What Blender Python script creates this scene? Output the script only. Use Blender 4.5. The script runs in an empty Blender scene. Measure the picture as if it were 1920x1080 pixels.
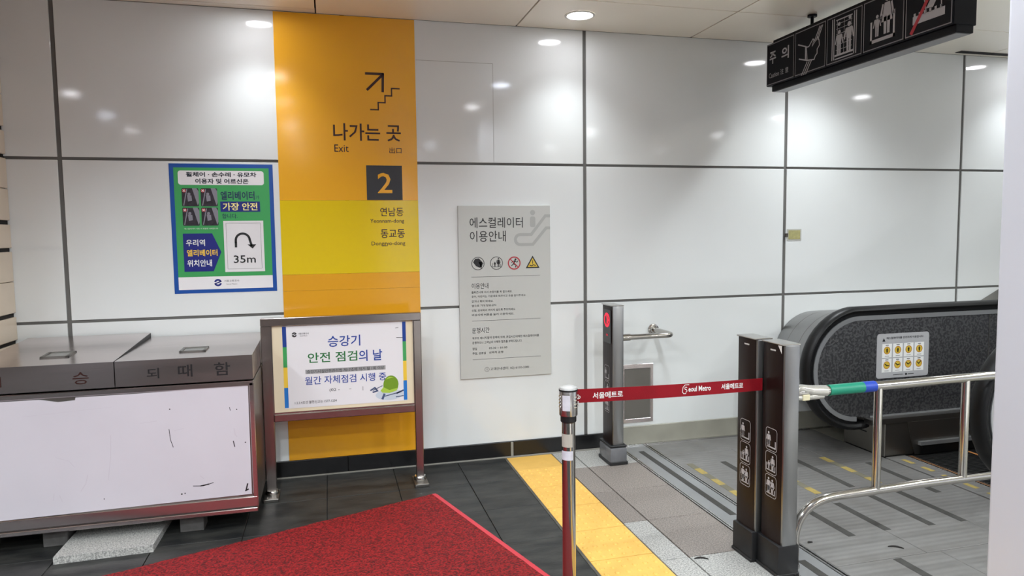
import bpy, bmesh, math, random
from math import pi, sin, cos, radians
from mathutils import Vector, Matrix
random.seed(7)
S = bpy.context.scene
C = S.collection

# ------------------------------------------------------------------ camera
cam_d = bpy.data.cameras.new('camera'); cam = bpy.data.objects.new('camera', cam_d); C.objects.link(cam)
cam_d.sensor_width = 36.0; cam_d.lens = 1318.8 / 1920 * 36.0
right = Vector((0.96741439, -0.25289594, -0.01237079)); up = Vector((0.03127381, 0.07086356, 0.99699564)); fwd = Vector((0.25125951, 0.96489481, -0.07646345))
M = Matrix((right, up, -fwd)).transposed().to_4x4(); M.translation = (0, 0, 1.37)
cam.matrix_world = M; cam_d.clip_start = 0.05
S.camera = cam
# ------------------------------------------------------------------ world, exposure
w = bpy.data.worlds.new('world'); S.world = w; w.use_nodes = True
w.node_tree.nodes['Background'].inputs[0].default_value = (0.8, 0.85, 0.9, 1); w.node_tree.nodes['Background'].inputs[1].default_value = 0.15
S.view_settings.view_transform = 'Standard'; S.view_settings.look = 'None'; S.view_settings.gamma = 1; S.view_settings.use_curve_mapping = False
S.view_settings.exposure = 0.72
# ceiling downlights: x, y, watts, colour
WARM, COOL = (0.91, 0.965, 1.0), (0.80, 0.90, 1.0)
DOWN = [(1.415, 3.84, 26, WARM, 102), (-0.345, 3.86, 23, WARM, 102), (4.82, 3.84, 26, WARM, 102), (3.06, 3.62, 52, WARM, 129), (4.82, 2.66, 22, WARM, 140), (1.42, 2.52, 28, COOL, 140), (-0.33, 2.49, 30, WARM, 140),
        (1.385, 1.50, 50, WARM, 160), (-0.355, 1.44, 50, WARM, 160), (4.77, 1.49, 40, WARM, 160), (-2.05, 1.49, 40, WARM, 160), (-2.08, 0.40, 55, COOL, 165), (-2.1, -0.62, 60, WARM, 165)]
for gx in (-3.9, -0.35, 1.4, 3.1, 4.8):  # hall grid beyond the inferred downlights, added unseen for fill light
    for gy in (0.2, -1.4, -3.0):
        if (gx, gy) != (1.4, 0.2): DOWN.append((gx, gy, 84, COOL if gx in (1.4,) else WARM, 168))
HC = 2.596       # ceiling height
YW = 4.123       # face of the enamel wall

# ------------------------------------------------------------------ materials
def lin(c):
    return tuple((x / 255 / 12.92 if x / 255 <= 0.04045 else ((x / 255 + 0.055) / 1.055) ** 2.4) for x in c) + (1,)
MATS = {}
def mat(name, rgb, rough=0.5, metal=0.0, rgb2=None, nscale=8, namt=0.5, bump=0.0, bscale=60, emit=None, estr=0, rnd=0.0, stretch=None, rvar=0.0, coat=0, spec=0.5, alpha=1, trans=0, detail=4, voro=False):
    if name in MATS: return MATS[name]
    m = bpy.data.materials.new(name); m.use_nodes = True; nt = m.node_tree; N = nt.nodes; L = nt.links
    b = N['Principled BSDF']
    b.inputs['Base Color'].default_value = lin(rgb); b.inputs['Roughness'].default_value = rough; b.inputs['Metallic'].default_value = metal
    b.inputs['Coat Weight'].default_value = coat; b.inputs['Specular IOR Level'].default_value = spec; b.inputs['Alpha'].default_value = alpha
    b.inputs['Transmission Weight'].default_value = trans
    if emit: b.inputs['Emission Color'].default_value = lin(emit); b.inputs['Emission Strength'].default_value = estr
    if rgb2 or bump or rvar:
        tc = N.new('ShaderNodeTexCoord'); mp = N.new('ShaderNodeMapping'); L.new(tc.outputs['Object'], mp.inputs['Vector'])
        if stretch: mp.inputs['Scale'].default_value = stretch
    src = None
    if rgb2:
        if voro:
            n = N.new('ShaderNodeTexVoronoi'); n.inputs['Scale'].default_value = nscale; fac = n.outputs['Color']
        else:
            n = N.new('ShaderNodeTexNoise'); n.inputs['Scale'].default_value = nscale; n.inputs['Detail'].default_value = detail; fac = n.outputs['Fac']
        L.new(mp.outputs['Vector'], n.inputs['Vector'])
        r = N.new('ShaderNodeValToRGB'); r.color_ramp.elements[0].position = 0.5 - namt / 2; r.color_ramp.elements[1].position = 0.5 + namt / 2
        r.color_ramp.elements[0].color = lin(rgb); r.color_ramp.elements[1].color = lin(rgb2)
        L.new(fac, r.inputs['Fac']); L.new(r.outputs['Color'], b.inputs['Base Color']); src = r.outputs['Color']
    if rnd:
        oi = N.new('ShaderNodeObjectInfo'); mr = N.new('ShaderNodeMapRange'); mr.inputs['To Min'].default_value = 1 - rnd; mr.inputs['To Max'].default_value = 1 + rnd
        L.new(oi.outputs['Random'], mr.inputs['Value'])
        hs = N.new('ShaderNodeHueSaturation'); hs.inputs['Color'].default_value = lin(rgb)
        if src: L.new(src, hs.inputs['Color'])
        L.new(mr.outputs['Result'], hs.inputs['Value']); L.new(hs.outputs['Color'], b.inputs['Base Color'])
    if rvar:
        n2 = N.new('ShaderNodeTexNoise'); n2.inputs['Scale'].default_value = bscale / 6; L.new(mp.outputs['Vector'], n2.inputs['Vector'])
        mr = N.new('ShaderNodeMapRange'); mr.inputs['To Min'].default_value = max(0.02, rough - rvar); mr.inputs['To Max'].default_value = rough + rvar
        L.new(n2.outputs['Fac'], mr.inputs['Value']); L.new(mr.outputs['Result'], b.inputs['Roughness'])
    if bump:
        n3 = N.new('ShaderNodeTexNoise'); n3.inputs['Scale'].default_value = bscale; n3.inputs['Detail'].default_value = 3; L.new(mp.outputs['Vector'], n3.inputs['Vector'])
        bp = N.new('ShaderNodeBump'); bp.inputs['Strength'].default_value = bump; bp.inputs['Distance'].default_value = 0.01
        L.new(n3.outputs['Fac'], bp.inputs['Height']); L.new(bp.outputs['Normal'], b.inputs['Normal'])
    MATS[name] = m; return m

enamel = mat('white enamel', (222, 225, 224), 0.075, rgb2=(215, 218, 217), nscale=1.2, namt=0.6, bump=0.02, bscale=2.5)
joint = mat('joint grey', (98, 97, 94), 0.6)
orange = mat('orange film', (236, 174, 44), 0.12, rgb2=(232, 169, 42), nscale=2, bump=0.01, bscale=3)
yellowf = mat('yellow film', (222, 192, 22), 0.12)
orange2 = mat('deep orange film', (222, 158, 34), 0.14)
inkbrown = mat('dark brown ink', (52, 22, 16), 0.4)
inkblack = mat('black ink', (28, 28, 30), 0.4)
inkwhite = mat('white ink', (232, 232, 230), 0.5)
inkgrey = mat('grey ink', (110, 110, 108), 0.5)
blackstone = mat('black stone', (14, 14, 15), 0.25, rgb2=(26, 26, 27), nscale=30, namt=0.6)
mortar = mat('pale mortar', (140, 138, 130), 0.9)
greyskirt = mat('grey green stone', (156, 154, 141), 0.35, rgb2=(138, 136, 125), nscale=5, namt=0.5)
ceilm = mat('cream ceiling panel', (250, 244, 229), 0.28, rgb2=(247, 240, 224), nscale=1.5, rnd=0.01)
ceildark = mat('ceiling gap', (20, 18, 16), 0.8)
slate = mat('dark slate tile', (25, 27, 29), 0.45, rgb2=(60, 60, 57), spec=0.3, nscale=6, namt=0.5, bump=0.08, bscale=40, rnd=0.10, rvar=0.12, stretch=(1, 2.5, 1))
grout = mat('dark grout', (30, 30, 30), 0.85)
tactile = mat('yellow tactile tile', (230, 184, 92), 0.6, rgb2=(218, 172, 84), nscale=14, namt=0.6, rnd=0.04, bump=0.1, bscale=120)
granb = mat('brown grey granite', (152, 143, 136), 0.45, rgb2=(104, 98, 93), nscale=160, namt=0.3, rnd=0.04, detail=2)
granl = mat('light granite', (194, 193, 188), 0.5, rgb2=(128, 128, 125), nscale=160, namt=0.3, rnd=0.04, detail=2)
steel = mat('brushed stainless', (192, 191, 189), 0.26, 1.0, rvar=0.06, bscale=60, stretch=(1, 1, 0.2))
steelh = mat('stainless horizontal grain', (204, 194, 193), 0.19, 1.0, rvar=0.06, bscale=50, stretch=(0.2, 2, 2), bump=0.006)
steeld = mat('dull dark stainless', (136, 133, 128), 0.38, 1.0, rvar=0.06, bscale=50)
chrome = mat('polished steel tube', (184, 181, 176), 0.12, 1.0)
posta = mat('brushed post metal', (146, 146, 146), 0.34, 1.0, rvar=0.06, bscale=60, stretch=(1, 1, 0.2))
standm = mat('stand frame steel', (160, 152, 148), 0.22, 1.0, rvar=0.05, bscale=50)
plate = mat('worn floor plate metal', (142, 141, 139), 0.5, 0.4, rgb2=(122, 120, 117), nscale=5, namt=0.7, rvar=0.1)
def add_grooves(m):
    nt = m.node_tree; N = nt.nodes; L = nt.links; b = N['Principled BSDF']
    tc = N.new('ShaderNodeTexCoord'); wv = N.new('ShaderNodeTexWave'); wv.bands_direction = 'Y'; wv.inputs['Scale'].default_value = 9; wv.inputs['Distortion'].default_value = 0.6; wv.inputs['Detail'].default_value = 1
    L.new(tc.outputs['Object'], wv.inputs['Vector']); bp = N.new('ShaderNodeBump'); bp.inputs['Strength'].default_value = 0.3; bp.inputs['Distance'].default_value = 0.0022
    L.new(wv.outputs['Fac'], bp.inputs['Height']); L.new(bp.outputs['Normal'], b.inputs['Normal'])
add_grooves(plate)
framepl = mat('pale frame metal', (168, 170, 172), 0.4, 0.6, rgb2=(150, 151, 152), nscale=3)
striptape = mat('dark anti slip tape', (70, 69, 66), 0.9, rgb2=(56, 55, 52), nscale=30)
yellowtape = mat('worn yellow tape', (178, 156, 84), 0.85, rgb2=(150, 134, 80), nscale=40)
greytape = mat('worn grey tape', (112, 108, 92), 0.85)
rubber = mat('black rubber', (10, 10, 11), 0.42, spec=0.3)
etched = mat('etched dark stainless', (118, 118, 120), 0.5, 1.0, rgb2=(92, 92, 94), nscale=70, namt=0.12, bump=0.25, bscale=70, detail=1)
blackm = mat('black plastic', (20, 20, 22), 0.45, bump=0.03, bscale=15)
darkpanel = mat('glossy dark brown panel', (29, 19, 18), 0.3, spec=0.2)
signblack = mat('satin black metal', (13, 14, 19), 0.45, spec=0.15)
signface = mat('black sign face', (12, 13, 20), 0.4, spec=0.15)
pictogrey = mat('pictogram grey', (176, 174, 178), 0.5)
linegrey = mat('frame line grey', (128, 126, 130), 0.5)
redm = mat('red slash', (176, 40, 52), 0.5)
belt = mat('red webbing', (140, 4, 24), 0.7, rgb2=(126, 4, 20), spec=0.3, nscale=12, bump=0.1, bscale=300)
matred = mat('red coil vinyl', (164, 27, 31), 0.6, rgb2=(74, 6, 10), nscale=125, namt=0.3, bump=1.0, bscale=120, detail=2, spec=0.3)
matedge = mat('pinkish red vinyl edging', (206, 52, 66), 0.45)
poster_w = mat('off white paper', (226, 224, 226), 0.5)
board_c = mat('cream board', (222, 208, 178), 0.5)
bluep = mat('poster blue', (22, 76, 156), 0.3)
greenp = mat('poster green', (62, 158, 88), 0.3)
navy = mat('navy print', (24, 34, 120), 0.35)
cream = mat('cream print', (246, 232, 150), 0.5)
yelprint = mat('yellow print', (236, 196, 60), 0.5)
photod = mat('dark photo print', (16, 14, 20), 0.4, rgb2=(52, 42, 54), nscale=60, namt=0.4)
photog = mat('grey photo print', (130, 128, 138), 0.35)
infog = mat('warm grey sign plate', (188, 189, 184), 0.42)
infod = mat('darker grey emblem', (166, 167, 163), 0.42)
sheet = mat('scuffed white sheet', (206, 202, 209), 0.5, rgb2=(198, 194, 201), nscale=3, namt=0.7)
beige = mat('beige glazed tile', (216, 202, 182), 0.35, rgb2=(206, 192, 172), nscale=6)
brownwall = mat('brown grey stone wall', (172, 154, 146), 0.5, rgb2=(156, 138, 132), nscale=2)
greywall = mat('pale painted wall', (206, 208, 216), 0.35, rgb2=(198, 200, 209), nscale=2, namt=0.7)
lampm = mat('lit diffuser', (255, 255, 255), 0.5, emit=(250, 250, 255), estr=24)
lampcool = mat('lit cool diffuser', (255, 255, 255), 0.5, emit=(226, 236, 255), estr=24)
whitering = mat('white lamp ring', (215, 212, 205), 0.4)
ledred = mat('red led', (200, 0, 30), 0.4, emit=(255, 16, 56), estr=0.8)
leddim = mat('dim red led', (90, 10, 24), 0.4, emit=(200, 16, 50), estr=0.35)
greent = mat('green tape', (12, 132, 104), 0.4)
bluet = mat('blue tape', (20, 62, 168), 0.4)
clearwrap = mat('grey plastic wrap', (118, 119, 122), 0.22, bump=0.6, bscale=14, rgb2=(92, 93, 96), nscale=9)
leafm = mat('dark dry leaf', (26, 22, 20), 0.8)
tagm = mat('yellowed label', (176, 170, 112), 0.4, rgb2=(150, 146, 100), nscale=50)
helmg = mat('green print', (112, 150, 34), 0.4)
helml = mat('light green print', (168, 200, 72), 0.4)
steelb = mat('blue grey print', (70, 86, 120), 0.4)
shadowp = mat('pale blue print', (196, 206, 216), 0.5)
goldp = mat('gold print', (206, 176, 60), 0.5)
txtgreen = mat('green lettering', (24, 110, 52), 0.4)
txtblue = mat('blue lettering', (22, 62, 150), 0.4)

# ------------------------------------------------------------------ geometry helpers
def tag(o, label=None, cat=None, group=None, kind=None):
    if label: o['label'] = label
    if cat: o['category'] = cat
    if group: o['group'] = group
    if kind: o['kind'] = kind
    return o
ORI = {}
def thing(name, loc, label=None, cat=None, group=None, kind=None):
    o = bpy.data.objects.new(name, None); C.objects.link(o); o.location = loc; o.empty_display_size = 0.1
    ORI[o] = Vector(loc); return tag(o, label, cat, group, kind)
class MB:
    def __init__(s): s.bm = bmesh.new()
    def box(s, x0, x1, y0, y1, z0, z1, bev=0.0, seg=1):
        r = bmesh.ops.create_cube(s.bm, size=1.0)
        for v in r['verts']:
            v.co = Vector(((x0 + x1) / 2 + v.co.x * (x1 - x0), (y0 + y1) / 2 + v.co.y * (y1 - y0), (z0 + z1) / 2 + v.co.z * (z1 - z0)))
        if bev:
            es = list({e for v in r['verts'] for e in v.link_edges})
            bmesh.ops.bevel(s.bm, geom=es, offset=bev, segments=seg, affect='EDGES', profile=0.5)
        return s
    def face(s, pts):
        vs = [s.bm.verts.new(p) for p in pts]
        s.bm.faces.new(vs); return s
    def loft(s, rings, closed=True, cap=True):
        R = [[s.bm.verts.new(p) for p in r] for r in rings]; n = len(R[0])
        for a, b in zip(R[:-1], R[1:]):
            for i in range(n if closed else n - 1):
                j = (i + 1) % n; s.bm.faces.new((a[i], a[j], b[j], b[i]))
        if cap and closed:
            s.bm.faces.new(list(reversed(R[0]))); s.bm.faces.new(R[-1])
        return s
    def prism(s, pts, vec):
        vec = Vector(vec); return s.loft([[Vector(p) for p in pts], [Vector(p) + vec for p in pts]])
    def tube(s, path, r, n=14, cap=True):
        path = [Vector(p) for p in path]; rings = []; prev = None
        for i, p in enumerate(path):
            t = (path[min(i + 1, len(path) - 1)] - path[max(i - 1, 0)]).normalized()
            if prev is None:
                a = Vector((0, 0, 1)) if abs(t.z) < 0.9 else Vector((1, 0, 0)); u = t.cross(a).normalized()
            else: u = (prev - t * prev.dot(t)).normalized()
            prev = u; v = t.cross(u); rr = r[i] if isinstance(r, (list, tuple)) else r
            rings.append([p + (u * cos(2 * pi * k / n) + v * sin(2 * pi * k / n)) * rr for k in range(n)])
        return s.loft(rings, True, cap)
    def lathe(s, cx, cy, prof, n=32):
        return s.loft([[(cx + r * cos(2 * pi * k / n), cy + r * sin(2 * pi * k / n), z) for k in range(n)] for r, z in prof])
    def build(s, name, m, parent=None, smooth=False, **kw):
        bmesh.ops.recalc_face_normals(s.bm, faces=s.bm.faces)
        return link(s.bm, name, m, parent, smooth, **kw)
def clusters(bm):
    """groups of loose islands that lie close together; far-apart pieces become objects of their own"""
    bm.verts.index_update(); n = len(bm.verts); isl = [-1] * n; boxes = []
    for v in bm.verts:
        if isl[v.index] >= 0: continue
        k = len(boxes); st_ = [v]; isl[v.index] = k; lo = v.co.copy(); hi = v.co.copy()
        while st_:
            a = st_.pop()
            for j in range(3): lo[j] = min(lo[j], a.co[j]); hi[j] = max(hi[j], a.co[j])
            for e in a.link_edges:
                o_ = e.other_vert(a)
                if isl[o_.index] < 0: isl[o_.index] = k; st_.append(o_)
        boxes.append((lo, hi, max(hi - lo)))
    K = len(boxes)
    if K < 2: return None
    par = list(range(K))
    def fd(i):
        while par[i] != i: par[i] = par[par[i]]; i = par[i]
        return i
    for i in range(K):
        for j in range(i + 1, K):
            a, b = boxes[i], boxes[j]; g2 = sum(max(0.0, a[0][q] - b[1][q], b[0][q] - a[1][q]) ** 2 for q in range(3))
            if g2 ** 0.5 <= max(0.02, 0.5 * max(a[2], b[2])) * 0.98: par[fd(i)] = fd(j)
    roots = sorted({fd(i) for i in range(K)})
    return None if len(roots) < 2 else [[v.index for v in bm.verts if fd(isl[v.index]) == r] for r in roots]
def link(bm, name, m, parent, smooth=False, label=None, cat=None, group=None, kind=None):
    if parent is not None and kind is None:
        cl = clusters(bm)
        if cl:
            first = None
            for ids in sorted(cl, key=len, reverse=True):
                keep = set(ids); b2 = bm.copy(); b2.verts.ensure_lookup_table(); b2.verts.index_update()
                bmesh.ops.delete(b2, geom=[v for v in b2.verts if v.index not in keep], context='VERTS')
                o = link(b2, name, m, parent, smooth, label, cat, group, '')
                first = first or o
            bm.free(); return first
    me = bpy.data.meshes.new(name); vs = bm.verts
    if parent is None:
        xs = [v.co.x for v in vs]; ys = [v.co.y for v in vs]; zs = [v.co.z for v in vs]
        o_ = Vector(((min(xs) + max(xs)) / 2, (min(ys) + max(ys)) / 2, min(zs)))
    else: o_ = ORI[parent]
    for v in vs: v.co -= o_
    bm.to_mesh(me); bm.free(); me.materials.append(m)
    if smooth:
        for p in me.polygons: p.use_smooth = True
        me.set_sharp_from_angle(angle=radians(40))
    o = bpy.data.objects.new(name, me); C.objects.link(o)
    if parent is None: o.location = o_
    else: o.parent = parent
    ORI[o] = o_
    return tag(o, label, cat, group, kind)
def arc(p0, p1, p2, n=8):
    """quadratic bend"""
    p0, p1, p2 = Vector(p0), Vector(p1), Vector(p2)
    return [p0 * (1 - t) ** 2 + p1 * 2 * t * (1 - t) + p2 * t * t for t in [i / n for i in range(n + 1)]]

class Frame:
    def __init__(s, O, U, V): s.O, s.U, s.V = Vector(O), Vector(U), Vector(V); s.N = s.U.cross(s.V)
    def at(s, u, v, d=0.0): return s.O + s.U * u + s.V * v + s.N * d
class Flat:
    """thin printed shapes lying on a Frame, d metres in front of it"""
    def __init__(s, F, d=0.0006): s.F, s.d, s.bm = F, d, bmesh.new()
    def poly(s, pts):
        vs = [s.bm.verts.new(s.F.at(u, v, s.d)) for u, v in pts]; s.bm.faces.new(vs); return s
    def rect(s, u0, v0, u1, v1): return s.poly([(u0, v0), (u1, v0), (u1, v1), (u0, v1)])
    def disc(s, u, v, r, n=20, ry=None):
        ry = ry or r; return s.poly([(u + r * cos(2 * pi * k / n), v + ry * sin(2 * pi * k / n)) for k in range(n)])
    def ring(s, u, v, r0, r1, n=24, a0=0, a1=2 * pi):
        for k in range(n):
            a, b = a0 + (a1 - a0) * k / n, a0 + (a1 - a0) * (k + 1) / n
            s.poly([(u + r0 * cos(a), v + r0 * sin(a)), (u + r1 * cos(a), v + r1 * sin(a)), (u + r1 * cos(b), v + r1 * sin(b)), (u + r0 * cos(b), v + r0 * sin(b))])
        return s
    def line(s, pts, w):
        n = len(pts); A, B = [], []
        for i, (x, y) in enumerate(pts):
            ds = []
            for p, q in ((i - 1, i), (i, i + 1)):
                if p >= 0 and q < n:
                    L = math.hypot(pts[q][0] - pts[p][0], pts[q][1] - pts[p][1]) or 1; ds.append(((pts[q][0] - pts[p][0]) / L, (pts[q][1] - pts[p][1]) / L))
            nx, ny = -sum(d[1] for d in ds), sum(d[0] for d in ds); L = math.hypot(nx, ny) or 1; nx, ny = nx / L, ny / L
            c = max(0.45, -nx * ds[0][1] + ny * ds[0][0]); h = w / 2 / c; e = w * 0.35 * (1 if i == n - 1 else -1 if i == 0 else 0)
            A.append((x + nx * h + ds[0][0] * e, y + ny * h + ds[0][1] * e)); B.append((x - nx * h + ds[0][0] * e, y - ny * h + ds[0][1] * e))
        va = [s.bm.verts.new(s.F.at(u, v, s.d)) for u, v in A]; vb = [s.bm.verts.new(s.F.at(u, v, s.d)) for u, v in B]
        for i in range(n - 1): s.bm.faces.new((vb[i], vb[i + 1], va[i + 1], va[i]))
        return s
    def rpts(s, u0, v0, u1, v1, r, n=5):
        P = []
        for cx, cy, a in ((u1 - r, v0 + r, -pi / 2), (u1 - r, v1 - r, 0), (u0 + r, v1 - r, pi / 2), (u0 + r, v0 + r, pi)):
            P += [(cx + r * cos(a + pi / 2 * k / n), cy + r * sin(a + pi / 2 * k / n)) for k in range(n + 1)]
        return P
    def rrect(s, u0, v0, u1, v1, r): return s.poly(s.rpts(u0, v0, u1, v1, r))
    def rring(s, u0, v0, u1, v1, r, w):
        A = s.rpts(u0, v0, u1, v1, r); B = s.rpts(u0 + w, v0 + w, u1 - w, v1 - w, max(r - w, 0.0005)); n = len(A)
        for i in range(n): s.poly([A[i], A[(i + 1) % n], B[(i + 1) % n], B[i]])
        return s
    def person(s, u, v, h, kind='m', lean=0.0):
        """simple standing figure, feet at v, height h"""
        P = lambda a, b: (u + (a + lean * b) * h, v + b * h)
        hx, hy = P(0, 0.91); s.disc(hx, hy, 0.085 * h, 12)
        if kind == 'f': s.poly([P(-0.09, 0.80), P(-0.19, 0.32), P(0.19, 0.32), P(0.09, 0.80)])
        elif kind == 'c': s.poly([P(-0.13, 0.79), P(-0.15, 0.1), P(0.15, 0.1), P(0.13, 0.79)])
        else: s.poly([P(-0.15, 0.80), P(-0.11, 0.42), P(0.11, 0.42), P(0.15, 0.80)])
        s.line([P(-0.15, 0.76), P(-0.22, 0.45)], 0.06 * h); s.line([P(0.15, 0.76), P(0.22, 0.45)], 0.06 * h)
        s.poly([P(-0.11, 0.44), P(-0.10, 0), P(-0.015, 0), P(-0.01, 0.44)]); s.poly([P(0.01, 0.44), P(0.015, 0), P(0.10, 0), P(0.11, 0.44)])
        return s
    def build(s, name, m, parent, **kw): return link(s.bm, name, m, parent, **kw)
_tc = {}
def glyphs(txt, bold):
    k = (txt, bold)
    if k not in _tc:
        cu = bpy.data.curves.new('t', 'FONT'); cu.body = txt; cu.size = 1; cu.resolution_u = 2; cu.offset = bold
        ob = bpy.data.objects.new('t', cu); C.objects.link(ob); dg = bpy.context.evaluated_depsgraph_get(); dg.update()
        me = bpy.data.meshes.new_from_object(ob.evaluated_get(dg))
        V = [(v.co.x, v.co.y) for v in me.vertices]; P = [tuple(p.vertices) for p in me.polygons]
        bpy.data.objects.remove(ob); bpy.data.curves.remove(cu); bpy.data.meshes.remove(me)
        _tc[k] = (V, P)
    return _tc[k]
def text(F, items, name, m, parent, d=0.0008, **kw):
    """items: (string, u0, v0, u1, v1[, bold]) - each fitted into its rectangle"""
    bm = bmesh.new()
    for it in items:
        s_, u0, v0, u1, v1 = it[:5]; V, P = glyphs(s_, it[5] if len(it) > 5 else 0.0)
        if not V: continue
        xs = [a for a, b in V]; ys = [b for a, b in V]; x0, x1, y0, y1 = min(xs), max(xs), min(ys), max(ys)
        vs = [bm.verts.new(F.at(u0 + (a - x0) / (x1 - x0) * (u1 - u0), v0 + (b - y0) / (y1 - y0) * (v1 - v0), d)) for a, b in V]
        for p in P:
            try: bm.faces.new([vs[i] for i in p])
            except ValueError: pass
    return link(bm, name, m, parent, **kw)
WF = Frame((0, YW, 0), (1, 0, 0), (0, 0, 1))          # facing the room from the back wall

# ================================================================== STRUCTURE
# ---- back wall: dark joint backing + enamel panels
wall = thing('wall_back', (0, YW, 0), kind='structure')
MB().box(-6, 6.5, YW + 0.008, YW + 0.15, 0, HC + 0.05).build('backing', joint, wall)
cx = [-5.6, -4.19, -2.755, -1.321, 0.113, 1.547, 2.969, 4.418, 5.86, 6.5]; rz = [0.096, 0.94, 1.787, HC]
g = 0.011
for i in range(len(cx) - 1):
    for k in range(3):
        z0 = rz[k] + (g * 0.7 if k else 0); z1 = rz[k + 1] - (g * 0.7 if k < 2 else 0)
        MB().box(cx[i] + g, cx[i + 1] - g, YW, YW + 0.012, z0, z1, 0.0015).build('wall_panel', enamel, wall)
Flat(WF, 0.0006).line([(0.52, 2.372), (0.972, 2.372), (0.972, 1.80)], 0.003).build('hatch_outline', infod, wall)
# ---- skirting
bb = thing('baseboard_back', (0, YW, 0), kind='structure')
for a, b in ((-5.6, -2.2), (-2.2, -1.1), (-1.1, 0.0735), (0.0755, 1.052), (1.068, 1.72)):
    MB().box(a, b, YW - 0.012, YW + 0.01, 0, 0.096, 0.002).build('skirting_tile', blackstone, bb)
MB().box(1.052, 1.068, YW - 0.010, YW + 0.01, 0, 0.09, 0.001).build('mortar_joint', mortar, bb)
MB().box(-1.5, 1.0, YW - 0.022, YW - 0.012, 0.0, 0.006).box(1.0, 1.72, YW - 0.026, YW - 0.012, 0.0, 0.006).build('mortar_bead', mortar, bb)
tr = thing('trim_1', (3, YW, 0), kind='structure')
for a, b in ((1.72, 2.62), (2.623, 3.55), (3.553, 4.9), (4.903, 6.5)):
    MB().box(a, b, YW - 0.014, YW + 0.01, 0.0, 0.125, 0.002).build('skirting_tile', greyskirt, tr)
MB().box(1.76, 6.5, YW - 0.03, YW - 0.014, 0.0, 0.010).build('edge_strip', steel, tr)
# ---- left pier of beige tiles with dark recessed joints
pier = thing('wall_left', (-2.0, 3.7, 0), kind='structure')
MB().box(-2.40, -1.572, 3.312, YW + 0.006, 0, HC).build('backing', ceildark, pier)
zs = []
z = -0.095
while z < HC:
    zs += [(z + 0.01, z + 0.128), (z + 0.15, z + 0.308), (z + 0.311, z + 0.462)]; z += 0.472
for z0, z1 in zs:
    z0 = max(z0, 0.0); z1 = min(z1, HC)
    if z1 - z0 < 0.02: continue
    for a, b in ((3.30, 3.70), (3.703, YW - 0.002)):
        MB().box(-1.585, -1.560, a, b, z0, z1, 0.003).build('tile', beige, pier)
    for a, b in ((-2.40, -1.99), (-1.987, -1.587)):
        MB().box(a, b, 3.30, 3.325, z0, z1, 0.003).build('tile', beige, pier)
# ---- other walls around the hall
MB().box(-6.1, 6.6, -5.1, -5.0, 0, HC).build('wall_rear', brownwall, kind='structure')
MB().box(-6.1, -6.0, -5.0, YW, 0, HC).build('wall_far_left', brownwall, kind='structure')
MB().box(6.5, 6.6, -5.0, YW, 0, HC).build('wall_right', greywall, kind='structure')
MB().box(-3.3, -2.7, -3.9, -3.3, 0, HC).build('unseen_pillar', greywall, kind='structure')  # both unseen hall pillars are added to put streaks in the steel reflections
MB().box(0.9, 1.5, -4.2, -3.7, 0, HC).build('unseen_pillar', greywall, kind='structure')
wf = thing('wall_front', (1.8, 0.95, 0), kind='structure')
MB().box(1.507, 2.15, 0.6, 1.3, 0, HC, 0.012, 3).build('pillar_cladding', greywall, wf, True)
# ---- ceiling
ce = thing('ceiling', (0, 0, HC), kind='structure')
MB().box(-6, 6.5, -5, YW + 0.02, HC + 0.03, HC + 0.12).build('backing', ceildark, ce)
xj = [-5.73 - 0.0] + [-0.027 + 1.145 * k for k in range(-4, 6)] + [6.5]
yj = [YW, 3.592, 2.39, 1.19, -0.01, -1.21, -2.41, -3.61, -5.0]
for i in range(len(xj) - 1):
    for k in range(len(yj) - 1):
        y1 = yj[k] - (0.004 if k else (0.075 if xj[i + 1] < 0 else 0.002)); gp = 0.004
        MB().box(xj[i] + gp, xj[i + 1] - gp, yj[k + 1] + 0.004, y1, HC, HC + 0.012, 0.0012).build('ceiling_panel', ceilm, ce)
MB().box(-5.7, -0.03, YW - 0.062, YW, HC + 0.002, HC + 0.012).build('edge_trim', ceilm, ce)
MB().box(4.28, 4.75, YW - 0.10, YW - 0.05, HC - 0.003, HC - 0.0005).build('slot_vent', ceildark, ce)
# ---- floor
fl = thing('floor', (0, 0, 0), kind='structure')
MB().box(-6, 6.5, -5, YW + 0.01, -0.12, -0.008).build('screed', grout, fl)
def tile(name, x0, x1, y0, y1, m, gp=0.0018, top=0.0, jit=0.0):
    dz = random.uniform(-jit, jit)
    return MB().box(x0 + gp, x1 - gp, y0 + gp, y1 - gp, -0.02, top + dz, 0.0012).build(name, m, fl)
dx = [-5.73, -4.21, -3.07, -1.93, -1.555, -1.175, -0.795, -0.42, -0.045, 0.33, 0.715, 1.005]
dy = [YW] + [3.73 - 0.393 * k for k in range(0, 10)]
for i in range(3, len(dx) - 1):
    for k in range(len(dy) - 1): tile('slate_tile', dx[i], dx[i + 1], dy[k + 1], dy[k], slate, jit=0.0004)
MB().box(-6, dx[3], -5, YW, -0.02, 0).box(dx[3], 1.017, -5, dy[-1] - 0.002, -0.02, 0).build('plain_slate_paving', slate, fl)
MB().box(1.018, 6.5, -5, 0.2, -0.02, 0).build('plain_granite_paving', mat('light hall paving', (232, 230, 226), 0.45, rgb2=(214, 212, 208), nscale=60, namt=0.4), fl)
MB().box(1.005, 1.018, dy[-1], YW - 0.02, -0.02, 0.0006).build('edge_joint', mat('scuffed joint', (98, 94, 86), 0.9, rgb2=(60, 58, 54), nscale=20), fl)
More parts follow.
